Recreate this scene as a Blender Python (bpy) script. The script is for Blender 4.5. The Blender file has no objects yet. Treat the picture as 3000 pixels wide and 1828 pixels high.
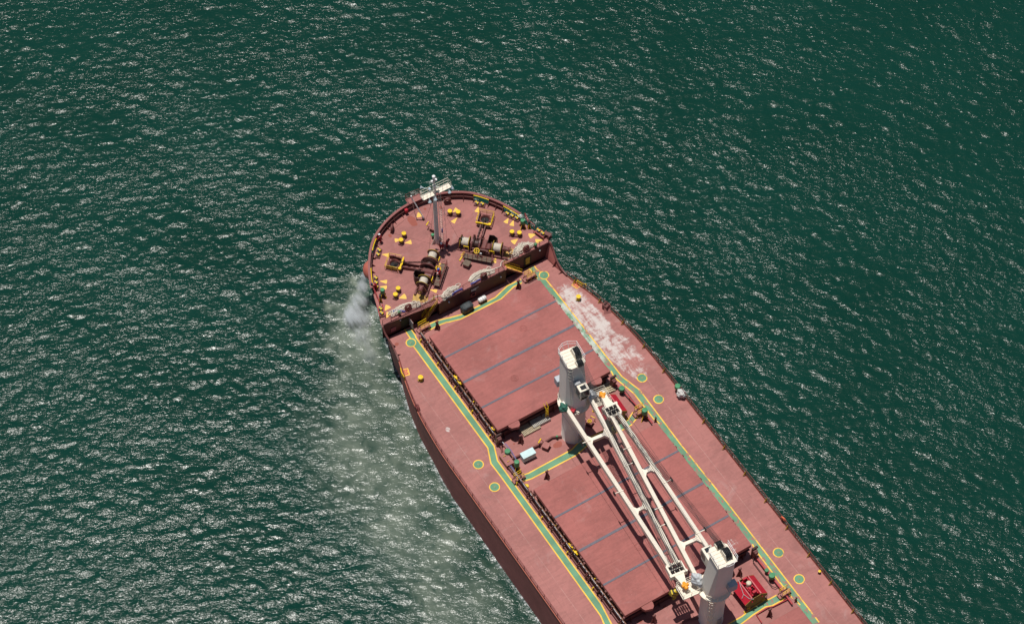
import bpy, bmesh, math, random
import numpy as np
from mathutils import Vector, Matrix, Quaternion
random.seed(7); RNG = np.random.default_rng(11)
PI = math.pi
S = bpy.context.scene
COL = S.collection

# ------------------------------------------------------------------ camera
CAM = Vector((-91.66648, -131.86306, 261.20884)); ROT = (0.6133669613, 0.0061340778, -0.5533478079); FPX = 7250.1124
cd = bpy.data.cameras.new('camera'); cam = bpy.data.objects.new('camera', cd); COL.objects.link(cam)
cam.location = CAM; cam.rotation_euler = ROT
cd.sensor_width = 36; cd.lens = FPX * 36 / 3000; cd.clip_start = 1; cd.clip_end = 9000
S.camera = cam
# ------------------------------------------------------------------ sky and sun
SUN = Vector((-0.065, 0.155, 1)).normalized()
w = bpy.data.worlds.new('World'); S.world = w; w.use_nodes = True
nt = w.node_tree; bg = nt.nodes['Background']
sk = nt.nodes.new('ShaderNodeTexSky'); sk.sky_type = 'NISHITA'; sk.sun_disc = False
sk.sun_elevation = math.asin(SUN.z); sk.sun_rotation = math.atan2(SUN.x, SUN.y)
nt.links.new(sk.outputs[0], bg.inputs[0]); bg.inputs[1].default_value = 0.052
sl = bpy.data.lights.new('sun', 'SUN'); sl.energy = 4.2; sl.angle = math.radians(0.53); sl.color = (1, 0.96, 0.9)
so = bpy.data.objects.new('sun', sl); COL.objects.link(so)
so.rotation_euler = SUN.to_track_quat('Z', 'Y').to_euler(); so.location = (0, 0, 200)
S.view_settings.view_transform = 'Standard'; S.view_settings.look = 'None'
S.view_settings.exposure = 0; S.view_settings.gamma = 1
S.cycles.use_denoising = True
S.cycles.max_bounces = 6; S.cycles.volume_bounces = 5; S.cycles.caustics_reflective = True; S.cycles.caustics_refractive = False; S.cycles.sample_clamp_indirect = .8
S.cycles.volume_step_rate = 1.0

# ------------------------------------------------------------------ photo pixel -> point on a horizontal plane of the place
RM = cam.rotation_euler.to_matrix()
CR = dict(A=(1040,480,320/1715), B=(1300,480,360/1930), C=(1040,700,320/1715), D=(1300,700,360/1930), E=(1120,920,360/1801),
 F=(1400,900,360/1801), G=(1600,960,400/1766), H=(1380,1180,360/1801), I=(1700,1200,360/1801), J=(1700,1480,400/1725),
 K=(2000,1480,400/1725), L=(1180,1100,.2), M=(1400,1400,360/1263), Z=(0,0,1), O=(1540,720,500/1787), N=(980,760,320/1601),
 Q=(1900,1100,700/1443), R=(940,1000,700/1269), S=(1330,610,170/1701), T=(1120,730,200/1876), U=(1630,990,150/1608),
 V=(1700,1120,180/1689), W=(1930,1620,230/1660), X=(2120,1660,160/1715))
def P(t, x, y, z=0.0):
    a = CR[t]; u = a[0] + x*a[2]; v = a[1] + y*a[2]
    r = RM @ Vector(((u-1500)/FPX, -(v-914)/FPX, -1)); k = (z-CAM.z)/r.z
    return Vector((CAM.x+k*r.x, CAM.y+k*r.y, z))
def fz(y): return 2.8 + 0.05*(y-30)            # forecastle deck rises towards the stem
def PF(t, x, y, dz=0.0):                       # pixel -> forecastle deck
    q = P(t, x, y, 3.2)
    for _ in range(3): q = P(t, x, y, fz(q.y)+dz)
    return q
def PL(t, pts, z=0.0): return [P(t, a, b, z) for a, b in pts]
WATER = -6.9

# ------------------------------------------------------------------ materials
MATS = {}
def newmat(name):
    m = bpy.data.materials.new(name); m.use_nodes = True
    MATS[name] = m; return m, m.node_tree, m.node_tree.nodes['Principled BSDF']
def node(nt, t, **k):
    n = nt.nodes.new(t)
    for a, b in k.items():
        if a in n.inputs: n.inputs[a].default_value = b
        else: setattr(n, a, b)
    return n
def mth(nt, op, a, b=None, c=None, clamp=False):
    n = nt.nodes.new('ShaderNodeMath'); n.operation = op; n.use_clamp = clamp
    for i, x in enumerate((a, b, c)):
        if x is None: continue
        if isinstance(x, (int, float)): n.inputs[i].default_value = x
        else: nt.links.new(x, n.inputs[i])
    return n.outputs[0]
def ramp(nt, x, lo, hi, smooth=True):
    n = nt.nodes.new('ShaderNodeMapRange'); n.interpolation_type = 'SMOOTHSTEP' if smooth else 'LINEAR'
    n.inputs[1].default_value = lo; n.inputs[2].default_value = hi
    nt.links.new(x, n.inputs[0]); return n.outputs[0]
def mix(nt, f, a, b, blend='MIX'):
    n = nt.nodes.new('ShaderNodeMix'); n.data_type = 'RGBA'; n.blend_type = blend
    for i, x in ((0, f), (6, a), (7, b)):
        if isinstance(x, (int, float)): n.inputs[i].default_value = x
        elif isinstance(x, tuple): n.inputs[i].default_value = (*x, 1)[:4]
        else: nt.links.new(x, n.inputs[i])
    return n.outputs[2]
def noise(nt, vec, scale, detail=4, rough=.55, dist=0.0):
    n = nt.nodes.new('ShaderNodeTexNoise'); n.inputs['Scale'].default_value = scale
    n.inputs['Detail'].default_value = detail; n.inputs['Roughness'].default_value = rough; n.inputs['Distortion'].default_value = dist
    nt.links.new(vec, n.inputs['Vector']); return n.outputs['Fac']
def mapping(nt, vec, scale=(1,1,1), rot=(0,0,0), loc=(0,0,0)):
    n = nt.nodes.new('ShaderNodeMapping'); nt.links.new(vec, n.inputs[0])
    n.inputs['Scale'].default_value = scale; n.inputs['Rotation'].default_value = rot; n.inputs['Location'].default_value = loc
    return n.outputs[0]
def geo_pos(nt): return nt.nodes.new('ShaderNodeNewGeometry').outputs['Position']
def M(name, col, rough=.5, metal=0.0, var=.25, scale=1.5, wear=None, wearamt=0.0, bump=0.0, spec=.4, streak=1.0):
    """painted or bare surface with cloudy tone variation and optional worn patches"""
    if name in MATS: return MATS[name]
    m, nt, b = newmat(name); p = geo_pos(nt)
    n1 = noise(nt, p, scale, 5, .6); n2 = noise(nt, p, scale*7, 3, .6)
    f = mth(nt, 'ADD', mth(nt, 'MULTIPLY', n1, .65), mth(nt, 'MULTIPLY', n2, .35))
    f = ramp(nt, f, .3, .7)
    lo = tuple(c*(1-var) for c in col); hi = tuple(min(1, c*(1+var*.6)) for c in col)
    c = mix(nt, f, lo, hi)
    if wear:
        wn = noise(nt, mapping(nt, p, (1, 1, streak)), scale*2.3, 6, .7, .4)
        c = mix(nt, mth(nt, 'MULTIPLY', ramp(nt, wn, .62-wearamt*.3, .68-wearamt*.3), .7 if streak < 1 else 1.0), c, wear)
    nt.links.new(c, b.inputs['Base Color']); b.inputs['Metallic'].default_value = metal
    b.inputs['Specular IOR Level'].default_value = spec
    nt.links.new(ramp(nt, n2, 0, 1, False), b.inputs['Roughness'])
    rr = nt.nodes.new('ShaderNodeMapRange'); rr.inputs[3].default_value = rough-.08; rr.inputs[4].default_value = min(1, rough+.1)
    nt.links.new(n1, rr.inputs[0]); nt.links.new(rr.outputs[0], b.inputs['Roughness'])
    if bump:
        bp = nt.nodes.new('ShaderNodeBump'); bp.inputs['Strength'].default_value = .6; bp.inputs['Distance'].default_value = bump
        nt.links.new(n2, bp.inputs['Height']); nt.links.new(bp.outputs[0], b.inputs['Normal'])
    return m

def gauss(nt, p, cx, cy, rx, ry, rot=0.0, core=0.0):
    """soft elliptical mask round a place on the deck"""
    v = nt.nodes.new('ShaderNodeVectorMath'); v.operation = 'SUBTRACT'; nt.links.new(p, v.inputs[0]); v.inputs[1].default_value = (cx, cy, 0)
    q = mapping(nt, v.outputs[0], (1/rx, 1/ry, 0), (0, 0, rot))
    l = nt.nodes.new('ShaderNodeVectorMath'); l.operation = 'LENGTH'; nt.links.new(q, l.inputs[0])
    return ramp(nt, l.outputs['Value'], 1.0, core)
def dust_mask(nt, p):
    """dry cement dust spilt on the starboard deck"""
    g = None
    for a in ((11.4,18.5,3.2,11.5,.05,1.0), (12.3,12.5,3.0,8.0,-.04,.9), (9.4,18,1.3,10,.0,.95), (13.3,3.2,1.8,2.8,0,.45), (13,-9.2,1.9,2.0,0,.42), (7.2,-19.2,1.9,1.3,.2,.85), (10.6,28.8,2.0,1.4,0,.6), (7.4,-23,1.6,1.8,0,.5), (-12.6,14.4,.5,.6,0,.9), (-9.9,-5.8,1.2,2.2,0,.45), (12.5,7,2.6,4,0,.55)):
        x = mth(nt, 'MULTIPLY', gauss(nt, p, *a[:5], core=.5), a[5])
        g = x if g is None else mth(nt, 'MAXIMUM', g, x)
    n = noise(nt, mapping(nt, p, (1.3, .36, 1), (0, 0, .10)), .8, 10, .76, .9)
    n3 = noise(nt, mapping(nt, p, (.42, 1.8, 1), (0, 0, -.12)), 1.3, 8, .8, .4)
    n4 = noise(nt, p, .55, 6, .68, .8)
    n = mth(nt, 'ADD', mth(nt, 'ADD', mth(nt, 'MULTIPLY', n, .42), mth(nt, 'MULTIPLY', n3, .28)), mth(nt, 'MULTIPLY', n4, .30))
    s = mth(nt, 'ADD', n, mth(nt, 'MULTIPLY', g, .36))
    return mth(nt, 'MULTIPLY', ramp(nt, s, .785, .905), .76)
def deckmat(name, col, seams=True, dust=True, rust=False, spots=False):
    m, nt, b = newmat(name); p = geo_pos(nt)
    n1 = noise(nt, p, .22, 5, .6, .6); n2 = noise(nt, mapping(nt, p, (.35, 2.2, 1)), 1.1, 5, .65); n3 = noise(nt, p, 3.2, 4, .6)
    f = mth(nt, 'ADD', mth(nt, 'ADD', mth(nt, 'MULTIPLY', n1, .5), mth(nt, 'MULTIPLY', n2, .3)), mth(nt, 'MULTIPLY', n3, .2))
    c = mix(nt, ramp(nt, f, .34, .66), tuple(x*.76 for x in col), tuple(x*1.10 for x in col))
    grey = noise(nt, p, .33, 6, .62, .8)
    c = mix(nt, mth(nt, 'MULTIPLY', ramp(nt, grey, .56, .74), .38), c, (col[0]*.95+.06, col[1]*1.5+.05, col[2]*1.5+.055))
    pat = noise(nt, mapping(nt, p, (.8, 1.3, 1), (0, 0, .2)), .42, 4, .55, 1.0)      # old water marks and darker repainted patches
    c = mix(nt, mth(nt, 'MULTIPLY', ramp(nt, pat, .55, .63), .30), c, tuple(x*.68 for x in col))
    rs_ = noise(nt, mapping(nt, p, (2.2, .5, 1)), 1.3, 7, .75, .4)
    c = mix(nt, mth(nt, 'MULTIPLY', ramp(nt, rs_, .66, .74), .35), c, (.24, .07, .04))
    if seams:
        for rot, sc, of in ((PI/2, .27, 0.9), (0, .4, .3)):
            br = nt.nodes.new('ShaderNodeTexBrick'); nt.links.new(mapping(nt, p, (1, 1, 1), (0, 0, rot), (of, of*.6, 0)), br.inputs[0])
            br.inputs['Scale'].default_value = sc; br.inputs['Mortar Size'].default_value = .0045; br.inputs['Mortar Smooth'].default_value = .3
            br.inputs['Brick Width'].default_value = 2.6; br.inputs['Row Height'].default_value = .9
            brk = mth(nt, 'MULTIPLY', br.outputs['Fac'], ramp(nt, noise(nt, p, .5, 3), .42, .66))
            c = mix(nt, mth(nt, 'MULTIPLY', brk, .7), c, tuple(x*.55 for x in col) if rot else (col[0]*1.1, col[1]*1.5, col[2]*1.3))
    if name.startswith('deck'):                               # long weld seams running along both side decks
        sx = nt.nodes.new('ShaderNodeSeparateXYZ'); nt.links.new(p, sx.inputs[0]); ax_ = mth(nt, 'ABSOLUTE', sx.outputs[0])
        for xs_, amt, tone in ((12.65, .55, (.5, .34, .30)), (10.55, .42, (.46, .30, .27)), (13.9, .4, (.18, .07, .06))):
            ln = ramp(nt, mth(nt, 'ABSOLUTE', mth(nt, 'SUBTRACT', ax_, xs_)), .045, .012)
            ln = mth(nt, 'MULTIPLY', ln, ramp(nt, noise(nt, p, .9, 6, .7), .30, .70)); c = mix(nt, mth(nt, 'MULTIPLY', ln, amt), c, tone)
    if spots:
        sp = noise(nt, p, 1.05, 2, .5, .3)
        c = mix(nt, mth(nt, 'MULTIPLY', ramp(nt, sp, .64, .665), .30), c, tuple(x*.7 for x in col))
        wp = noise(nt, p, 9, 2, .5)
        c = mix(nt, mth(nt, 'MULTIPLY', ramp(nt, wp, .74, .77), .6), c, (.6, .56, .52))
    if rust:
        for a in (('A',900,900,.9,1.6,.5),('A',1350,690,.3,.5,0),('A',1100,710,.3,.3,0),('A',550,1130,.35,.5,0),('H',1275,610,1.05,.8,.3),('H',600,525,.35,.5,0),('H',630,600,.2,.2,0),('J',1065,1275,.4,.3,0),('J',760,1460,.5,.4,0),('E',210,440,.5,.4,0)):
            q = PF(*a[:3]) if a[0] == 'A' else P(*a[:3])
            g = gauss(nt, p, q.x, q.y, a[3], a[4], a[5]); s = mth(nt, 'ADD', g, mth(nt, 'MULTIPLY', noise(nt, p, 1.6, 4), .7))
            c = mix(nt, mth(nt, 'MULTIPLY', ramp(nt, s, .72, .76), .75), c, (.26, .055, .03))
    if dust: c = mix(nt, dust_mask(nt, p), c, (.6, .575, .54))
    nt.links.new(c, b.inputs['Base Color'])
    b.inputs['Roughness'].default_value = .62; b.inputs['Specular IOR Level'].default_value = .3
    bp = nt.nodes.new('ShaderNodeBump'); bp.inputs['Strength'].default_value = .25; bp.inputs['Distance'].default_value = .04
    nt.links.new(n1, bp.inputs['Height']); nt.links.new(bp.outputs[0], b.inputs['Normal'])
    return m
DECKC = (.355, .140, .124)
m_deck = deckmat('deck_red_paint', DECKC, rust=True, spots=True)
m_fdeck = deckmat('forecastle_red_paint', (.335, .130, .115), rust=True, spots=True)
m_hatch = deckmat('hatch_red_paint', (.335, .106, .092), dust=True, spots=True)
def wornpaint(name, col, amt, dust=True):
    m, nt, b = newmat(name); p = geo_pos(nt)
    n1 = noise(nt, p, .6, 5); c = mix(nt, ramp(nt, n1, .3, .7), tuple(x*.82 for x in col), tuple(x*1.14 for x in col))
    sep = nt.nodes.new('ShaderNodeSeparateXYZ'); nt.links.new(p, sep.inputs[0])
    side = ramp(nt, sep.outputs[0], 6.0, 7.5)             # the starboard walkway is far more worn than the port one
    wn = noise(nt, mapping(nt, p, (1.6, .7, 1)), 1.5, 8, .72, .5)
    wn = mth(nt, 'ADD', wn, mth(nt, 'MULTIPLY', side, .115))
    c = mix(nt, ramp(nt, wn, .665-amt*.2, .70-amt*.2), c, (.30, .12, .10))
    if dust: c = mix(nt, dust_mask(nt, p), c, (.56, .57, .52))
    nt.links.new(c, b.inputs['Base Color']); b.inputs['Roughness'].default_value = .6; return m
m_green = wornpaint('walkway_green_paint', (.105, .26, .145), .1)
m_greenc = wornpaint('mark_green_paint', (.09, .25, .135), -.5, dust=False)
m_yline = wornpaint('walkway_yellow_paint', (.80, .47, .04), .0, dust=False)
m_wedge = M('faded_yellow_paint', (.80, .48, .09), .6, var=.08, scale=2)
m_hull = M('hull_brown_paint', (.42, .145, .128), .6, var=.2, scale=.35, wear=(.46, .28, .24), wearamt=-.3, spec=.15, streak=.3)
m_brown = M('brown_red_steel', (.155, .05, .044), .5, var=.28, scale=2.2, wear=(.09, .035, .028), wearamt=.1)
m_bulk = M('shade_darkened_red_paint', (.085, .027, .025), .55, var=.2, scale=1.2, wear=(.05,.02,.018), wearamt=.05)  # deck paint again, its shade put into the colour for bulkhead and coamings
m_dark = M('dark_oily_steel', (.06, .026, .022), .5, var=.4, scale=3)
m_rail = M('railing_dark_red_paint', (.20, .045, .04), .5, var=.25, scale=4)
m_red = M('bright_red_paint', (.42, .012, .028), .4, var=.15, scale=2)
m_redp = M('pipe_red_paint', (.42, .05, .055), .45, var=.2, scale=3)
m_salmon = M('salmon_primer', (.50, .14, .10), .6, var=.15, scale=1.2)
m_yel = M('yellow_paint', (.80, .52, .012), .45, var=.12, scale=3, wear=(.45, .25, .03), wearamt=.05)
m_ydull = M('dull_ochre_paint', (.50, .33, .03), .6, var=.2, scale=3)  # duller, browner yellow for braces, bands and rims
m_grn = M('vent_green_paint', (.05, .23, .10), .5, var=.18, scale=3)
m_cream = M('crane_cream_paint', (.78, .70, .575), .5, var=.05, scale=.8, wear=(.60, .47, .33), wearamt=-.25)
m_cgrey = M('crane_tower_paint', (.80, .755, .68), .55, var=.06, scale=1.0, wear=(.52, .41, .30), wearamt=-.12, streak=.12)
m_rope = M('mooring_rope_fibre', (.60, .54, .45), .9, var=.25, scale=6, bump=.02)
m_blue = M('blue_rope_fibre', (.05, .10, .42), .8, var=.25, scale=6)
m_black = M('greased_black_wire', (.022, .022, .023), .45, var=.3, scale=6)
m_grey = M('galvanised_grey', (.42, .43, .44), .5, .3, var=.2, scale=4)
m_seal = M('joint_blue_grey', (.125, .113, .138), .6, var=.25, scale=2.5)
m_silver = M('bare_steel_pipe', (.55, .56, .6), .3, .8, var=.2, scale=4)
m_wood = M('weathered_timber', (.46, .38, .26), .8, var=.3, scale=3)
m_white = M('white_gelcoat', (.80, .79, .77), .4, var=.06, scale=3)
m_orange = M('orange_paint', (.85, .32, .015), .45, var=.1, scale=3)
m_tarpd = M('dark_tarpaulin', (.045, .055, .058), .5, var=.35, scale=4, bump=.05)
m_tarpg = M('green_tarpaulin', (.035, .14, .10), .6, var=.35, scale=4, bump=.05)
m_tarpw = M('grey_tarpaulin', (.50, .52, .54), .6, var=.3, scale=4, bump=.05)
m_glass = M('dark_window_glass', (.03, .035, .04), .1, var=.1, spec=.6)
m_ltblue = M('pale_blue_paint', (.52, .68, .68), .5, var=.1, scale=3, wear=(.4, .35, .28), wearamt=.02)
m_tan = M('tan_grating_board', (.15, .11, .08), .8, var=.25, scale=4)
m_skin = M('skin', (.42, .24, .16), .6, var=.05)
m_coat = M('red_coverall_cloth', (.34, .008, .02), .8, var=.2, scale=6)
m_boot = M('black_boot_leather', (.03, .025, .025), .6, var=.2)
m_hathl = M('white_helmet_plastic', (.8, .8, .8), .35, var=.03)
m_hatbl = M('blue_helmet_plastic', (.02, .10, .55), .35, var=.03)
m_lifer = M('orange_lifebuoy', (.75, .17, .08), .5, var=.1)
m_redm = M('red_marking_paint', (.50, .085, .075), .6, var=.1, scale=2)
m_violet = M('violet_hose_sheath', (.16, .13, .36), .6, var=.2)
def stripes(name, ca, cb, ang, freq):
    m, nt, b = newmat(name); p = geo_pos(nt)
    sep = nt.nodes.new('ShaderNodeSeparateXYZ'); nt.links.new(mapping(nt, p, (1, 1, 1), (0, 0, ang)), sep.inputs[0])
    f = mth(nt, 'FRACT', mth(nt, 'MULTIPLY', sep.outputs[0], freq))
    c = mix(nt, ramp(nt, f, .48, .52), ca, cb)
    c = mix(nt, mth(nt, 'MULTIPLY', noise(nt, p, 2, 4), .25), c, tuple(x*.6 for x in DECKC))
    nt.links.new(c, b.inputs['Base Color']); b.inputs['Roughness'].default_value = .6; return m
def chequer(name):
    """quartered black and yellow roller crown, in the roller's own coordinates"""
    m, nt, b = newmat(name); tc = nt.nodes.new('ShaderNodeTexCoord')
    sep = nt.nodes.new('ShaderNodeSeparateXYZ'); nt.links.new(mapping(nt, tc.outputs['Object'], (1, 1, 1), (0, 0, .5)), sep.inputs[0])
    s = mth(nt, 'MULTIPLY', sep.outputs[0], sep.outputs[1])
    c = mix(nt, mth(nt, 'GREATER_THAN', s, 0.0), (.78, .52, .015), (.10, .09, .085))
    nt.links.new(c, b.inputs['Base Color']); b.inputs['Roughness'].default_value = .5; return m
m_roll = chequer('roller_quarters')
m_hook = None

# ------------------------------------------------------------------ mesh building
WL = {}
class MB:
    def __init__(s, M=None): s.v = []; s.f = []; s.M = M
    def add(s, vs, fs):
        o = len(s.v)
        for q in vs:
            q = Vector(q); s.v.append(s.M @ q if s.M else q)
        s.f += [tuple(i+o for i in f) for f in fs]
    def box(s, c, d, rz=0.0, R=None, ch=0.0):
        hx, hy, hz = d[0]/2, d[1]/2, d[2]/2; c = Vector(c)
        R = R or Matrix.Rotation(rz, 3, 'Z')
        if ch <= 0:
            vs = [c + R @ Vector((x*hx, y*hy, z*hz)) for x, y, z in ((-1,-1,-1),(1,-1,-1),(1,1,-1),(-1,1,-1),(-1,-1,1),(1,-1,1),(1,1,1),(-1,1,1))]
            s.add(vs, [(0,3,2,1),(4,5,6,7),(0,1,5,4),(1,2,6,5),(2,3,7,6),(3,0,4,7)])
        else:
            k = ch; rings = []
            for z, i in ((-hz, k), (-hz+k, 0), (hz-k, 0), (hz, k)):
                rings.append([c + R @ Vector((x, y, z)) for x, y in ((-hx+i+ (0 if i else k), -hy+i), (hx-i-(0 if i else k), -hy+i), (hx-i, -hy+i+(0 if i else k)), (hx-i, hy-i-(0 if i else k)), (hx-i-(0 if i else k), hy-i), (-hx+i+(0 if i else k), hy-i), (-hx+i, hy-i-(0 if i else k)), (-hx+i, -hy+i+(0 if i else k)))])
            s.rings(rings)
    def rings(s, rs, cap=True, closed=True):
        n = len(rs[0]); vs = [q for r in rs for q in r]; fs = []
        for i in range(len(rs)-1):
            for j in range(n if closed else n-1):
                a = i*n+j; b = i*n+(j+1) % n
                fs.append((a, b, b+n, a+n))
        if cap and closed:
            fs.append(tuple(range(n))[::-1]); fs.append(tuple(range((len(rs)-1)*n, len(rs)*n)))
        s.add(vs, fs)
    def bar(s, a, b, w, h, up=(0,0,1)):
        a, b = Vector(a), Vector(b); d = (b-a).normalized(); u = Vector(up)
        if abs(d.dot(u)) > .98: u = Vector((0,1,0))
        x = d.cross(u).normalized(); y = x.cross(d).normalized()
        r = [[p + x*i*w/2 + y*j*h/2 for i, j in ((-1,-1),(1,-1),(1,1),(-1,1))] for p in (a, b)]
        s.rings(r)
    def tube(s, pts, r, n=6, cap=True):
        pts = [Vector(p) for p in pts]; rs = []
        rad = r if isinstance(r, (list, tuple)) else [r]*len(pts)
        u = None
        for i, p in enumerate(pts):
            d = (pts[min(i+1, len(pts)-1)] - pts[max(i-1, 0)])
            if d.length < 1e-9: d = Vector((0,0,1))
            d.normalize()
            if u is None: u = d.orthogonal().normalized()
            else:
                u = u - d*u.dot(d); u = u.normalized() if u.length > 1e-6 else d.orthogonal().normalized()
            v = d.cross(u)
            rs.append([p + (u*math.cos(2*PI*k/n) + v*math.sin(2*PI*k/n))*rad[i] for k in range(n)])
        s.rings(rs, cap)
    def lathe(s, prof, c=(0,0,0), n=16, axis=None):
        c = Vector(c); Q = Vector((0,0,1)).rotation_difference(Vector(axis)).to_matrix() if axis else Matrix.Identity(3)
        rs = [[c + Q @ Vector((r*math.cos(2*PI*k/n), r*math.sin(2*PI*k/n), z)) for k in range(n)] for r, z in prof]
        s.rings(rs)
    def prism(s, poly, z0, z1):
        n = len(poly); vs = [(p[0], p[1], z0) for p in poly] + [(p[0], p[1], z1) for p in poly]
        fs = [tuple(range(n))[::-1], tuple(range(n, 2*n))] + [(i, (i+1) % n, n+(i+1) % n, n+i) for i in range(n)]
        s.add(vs, fs)
    def plate(s, poly, nrm, t):
        """a flat polygon of 3-D points thickened along nrm"""
        nrm = Vector(nrm).normalized()*t/2; poly = [Vector(p) for p in poly]; n = len(poly)
        s.add([p-nrm for p in poly]+[p+nrm for p in poly], [tuple(range(n))[::-1], tuple(range(n, 2*n))]+[(i, (i+1) % n, n+(i+1) % n, n+i) for i in range(n)])
    def torus(s, c, R, r, axis=(0,0,1), n=16, m=8, a0=0.0, a1=2*PI):
        c = Vector(c); Q = Vector((0,0,1)).rotation_difference(Vector(axis)).to_matrix(); full = abs(a1-a0-2*PI) < 1e-6
        rs = []
        for i in range(n + (0 if full else 1)):
            a = a0+(a1-a0)*i/n
            rs.append([c + Q @ Vector(((R+r*math.cos(2*PI*k/m))*math.cos(a), (R+r*math.cos(2*PI*k/m))*math.sin(a), r*math.sin(2*PI*k/m))) for k in range(m)])
        if full: rs.append(rs[0])
        s.rings(rs, cap=not full)
    def strip(s, pts, wd, z=None, closed=False):
        """flat painted line of width wd along points"""
        pts = [Vector((p[0], p[1], p[2] if z is None else z)) for p in pts]; n = len(pts); L = []; Rr = []
        for i, p in enumerate(pts):
            a = pts[(i-1) % n] if (closed or i > 0) else p; b = pts[(i+1) % n] if (closed or i < n-1) else p
            d1 = (p-a); d2 = (b-p); d1.z = d2.z = 0
            d1 = d1.normalized() if d1.length > 1e-6 else d2.normalized(); d2 = d2.normalized() if d2.length > 1e-6 else d1
            d = (d1+d2).normalized(); k = 1/max(.5, d.dot(d1)); nn = Vector((-d.y, d.x, 0))*wd/2*k
            L.append(p+nn); Rr.append(p-nn)
        vs = L+Rr; fs = [(i, i+1, n+i+1, n+i) for i in range(n-1)]
        if closed: fs.append((n-1, 0, n, 2*n-1))
        s.add(vs, fs)
    def pieces(s):
        """one MB for each connected piece"""
        par = list(range(len(s.v)))
        def f(i):
            while par[i] != i: par[i] = par[par[i]]; i = par[i]
            return i
        for fc in s.f:
            for k in fc[1:]: par[f(fc[0])] = f(k)
        grp = {}
        for fc in s.f: grp.setdefault(f(fc[0]), []).append(fc)
        out = []
        for fs in grp.values():
            ids = sorted({i for fc in fs for i in fc}); mp = {i: k for k, i in enumerate(ids)}; m = MB(); m.v = [s.v[i] for i in ids]; m.f = [tuple(mp[i] for i in fc) for fc in fs]; out.append(m)
        return out
    def each(s, name, mat, parent=None, smooth=False):
        return [m.build(name, mat, parent, smooth) for m in s.pieces()]
    def build(s, name, mat, parent=None, smooth=False, loc=None, mats=None):
        me = bpy.data.meshes.new(name)
        off = Vector(loc) if loc is not None else (WL.get(parent, Vector()) if parent else Vector())
        me.from_pydata([tuple(v-off) for v in s.v], [], s.f); me.update()
        bm = bmesh.new(); bm.from_mesh(me); bmesh.ops.recalc_face_normals(bm, faces=bm.faces); bm.to_mesh(me); bm.free()
        if smooth:
            for p in me.polygons: p.use_smooth = True
            try: me.set_sharp_from_angle(angle=math.radians(40))
            except Exception: pass
        me.materials.append(mat)
        o = bpy.data.objects.new(name, me); COL.objects.link(o)
        if parent: o.parent = parent; WL[o] = WL.get(parent, Vector())
        if loc is not None: o.location = loc; WL[o] = Vector(loc)
        return o
def tag(o, label, cat, group=None):
    o['label'] = label; o['category'] = cat
    if group: o['group'] = group
    return o
def thing(name, label, cat, loc=(0,0,0), group=None):
    o = bpy.data.objects.new(name, None); COL.objects.link(o); o.location = loc; o.empty_display_size = .3
    WL[o] = Vector(loc); return tag(o, label, cat, group)
def one(mb, name, mat, label, cat, loc, group=None, smooth=False):
    return tag(mb.build(name, mat, None, smooth, loc), label, cat, group)
def dup(root, loc, rotz, label, group=None):
    r = root.copy(); COL.objects.link(r); r.location = loc; r.rotation_euler = (0, 0, rotz); r['label'] = label
    if group: r['group'] = group
    for ch in list(root.children):
        c = ch.copy(); COL.objects.link(c); c.parent = r
        for g in ch.children:
            e = g.copy(); COL.objects.link(e); e.parent = c
    return r
def place(root, loc, rotz=0.0): root.location = loc; root.rotation_euler = (0, 0, rotz); return root
def circ(c, r, n=28, a0=0, a1=2*PI):
    return [Vector((c[0]+r*math.cos(a0+(a1-a0)*i/n), c[1]+r*math.sin(a0+(a1-a0)*i/n), c[2])) for i in range(n)]
def catmull(pts, n=6):
    pts = [Vector(p) for p in pts]; out = []
    for i in range(len(pts)-1):
        p0 = pts[max(i-1, 0)]; p1 = pts[i]; p2 = pts[i+1]; p3 = pts[min(i+2, len(pts)-1)]
        for k in range(n):
            t = k/n
            out.append(.5*((2*p1)+(p2-p0)*t+(2*p0-5*p1+4*p2-p3)*t*t+(3*p1-p0-3*p2+p3)*t**3))
    out.append(pts[-1]); return out
WAVE_SLOPE = .12; WATER_ROUGH = .20; WATER_BUMP = .07; MIST = 2.4
# ------------------------------------------------------------------ hull outlines (half breadth, y), bow at +y
OM = [(15.2,-80),(15.2,0),(15.2,10),(14.95,15),(14.5,19),(13.75,22.7),(12.85,26),(12.2,28.4),(11.9,30.4),(11.2,33),(10.2,36),(8.9,38.8),(7.2,41),(5,42.6),(2.4,43.5),(0,43.8)]
OW = [(15.2,-80),(15.2,0),(15.12,10),(14.6,15),(14.15,19),(13.4,22.7),(12.45,26),(11.7,28.4),(11.35,30.4),(10.6,33),(9.6,35.6),(8.2,38),(6.4,40),(4.2,41.4),(2,42.2),(0,42.5)]
OT = OM[:7] + [(12.55,28.4),(12.72,30.4),(11.85,33),(10.9,36),(9.55,38.8),(7.6,41.4),(5.4,42.95),(2.8,43.95),(0,44.3)]
def full(o): 
    pts = [(-x, y, 0) for x, y in o] + [(x, y, 0) for x, y in o[-2::-1]]
    return catmull(pts, 6)
HM, HW, HT = full(OM), full(OW), full(OT)
def topz(y): return fz(y) if y >= 30.4 else (0.0 if y <= 26.0 else fz(30.4)*((y-26)/4.4)**2.2)
for q in HT: q.z = topz(q.y) + .0
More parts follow.
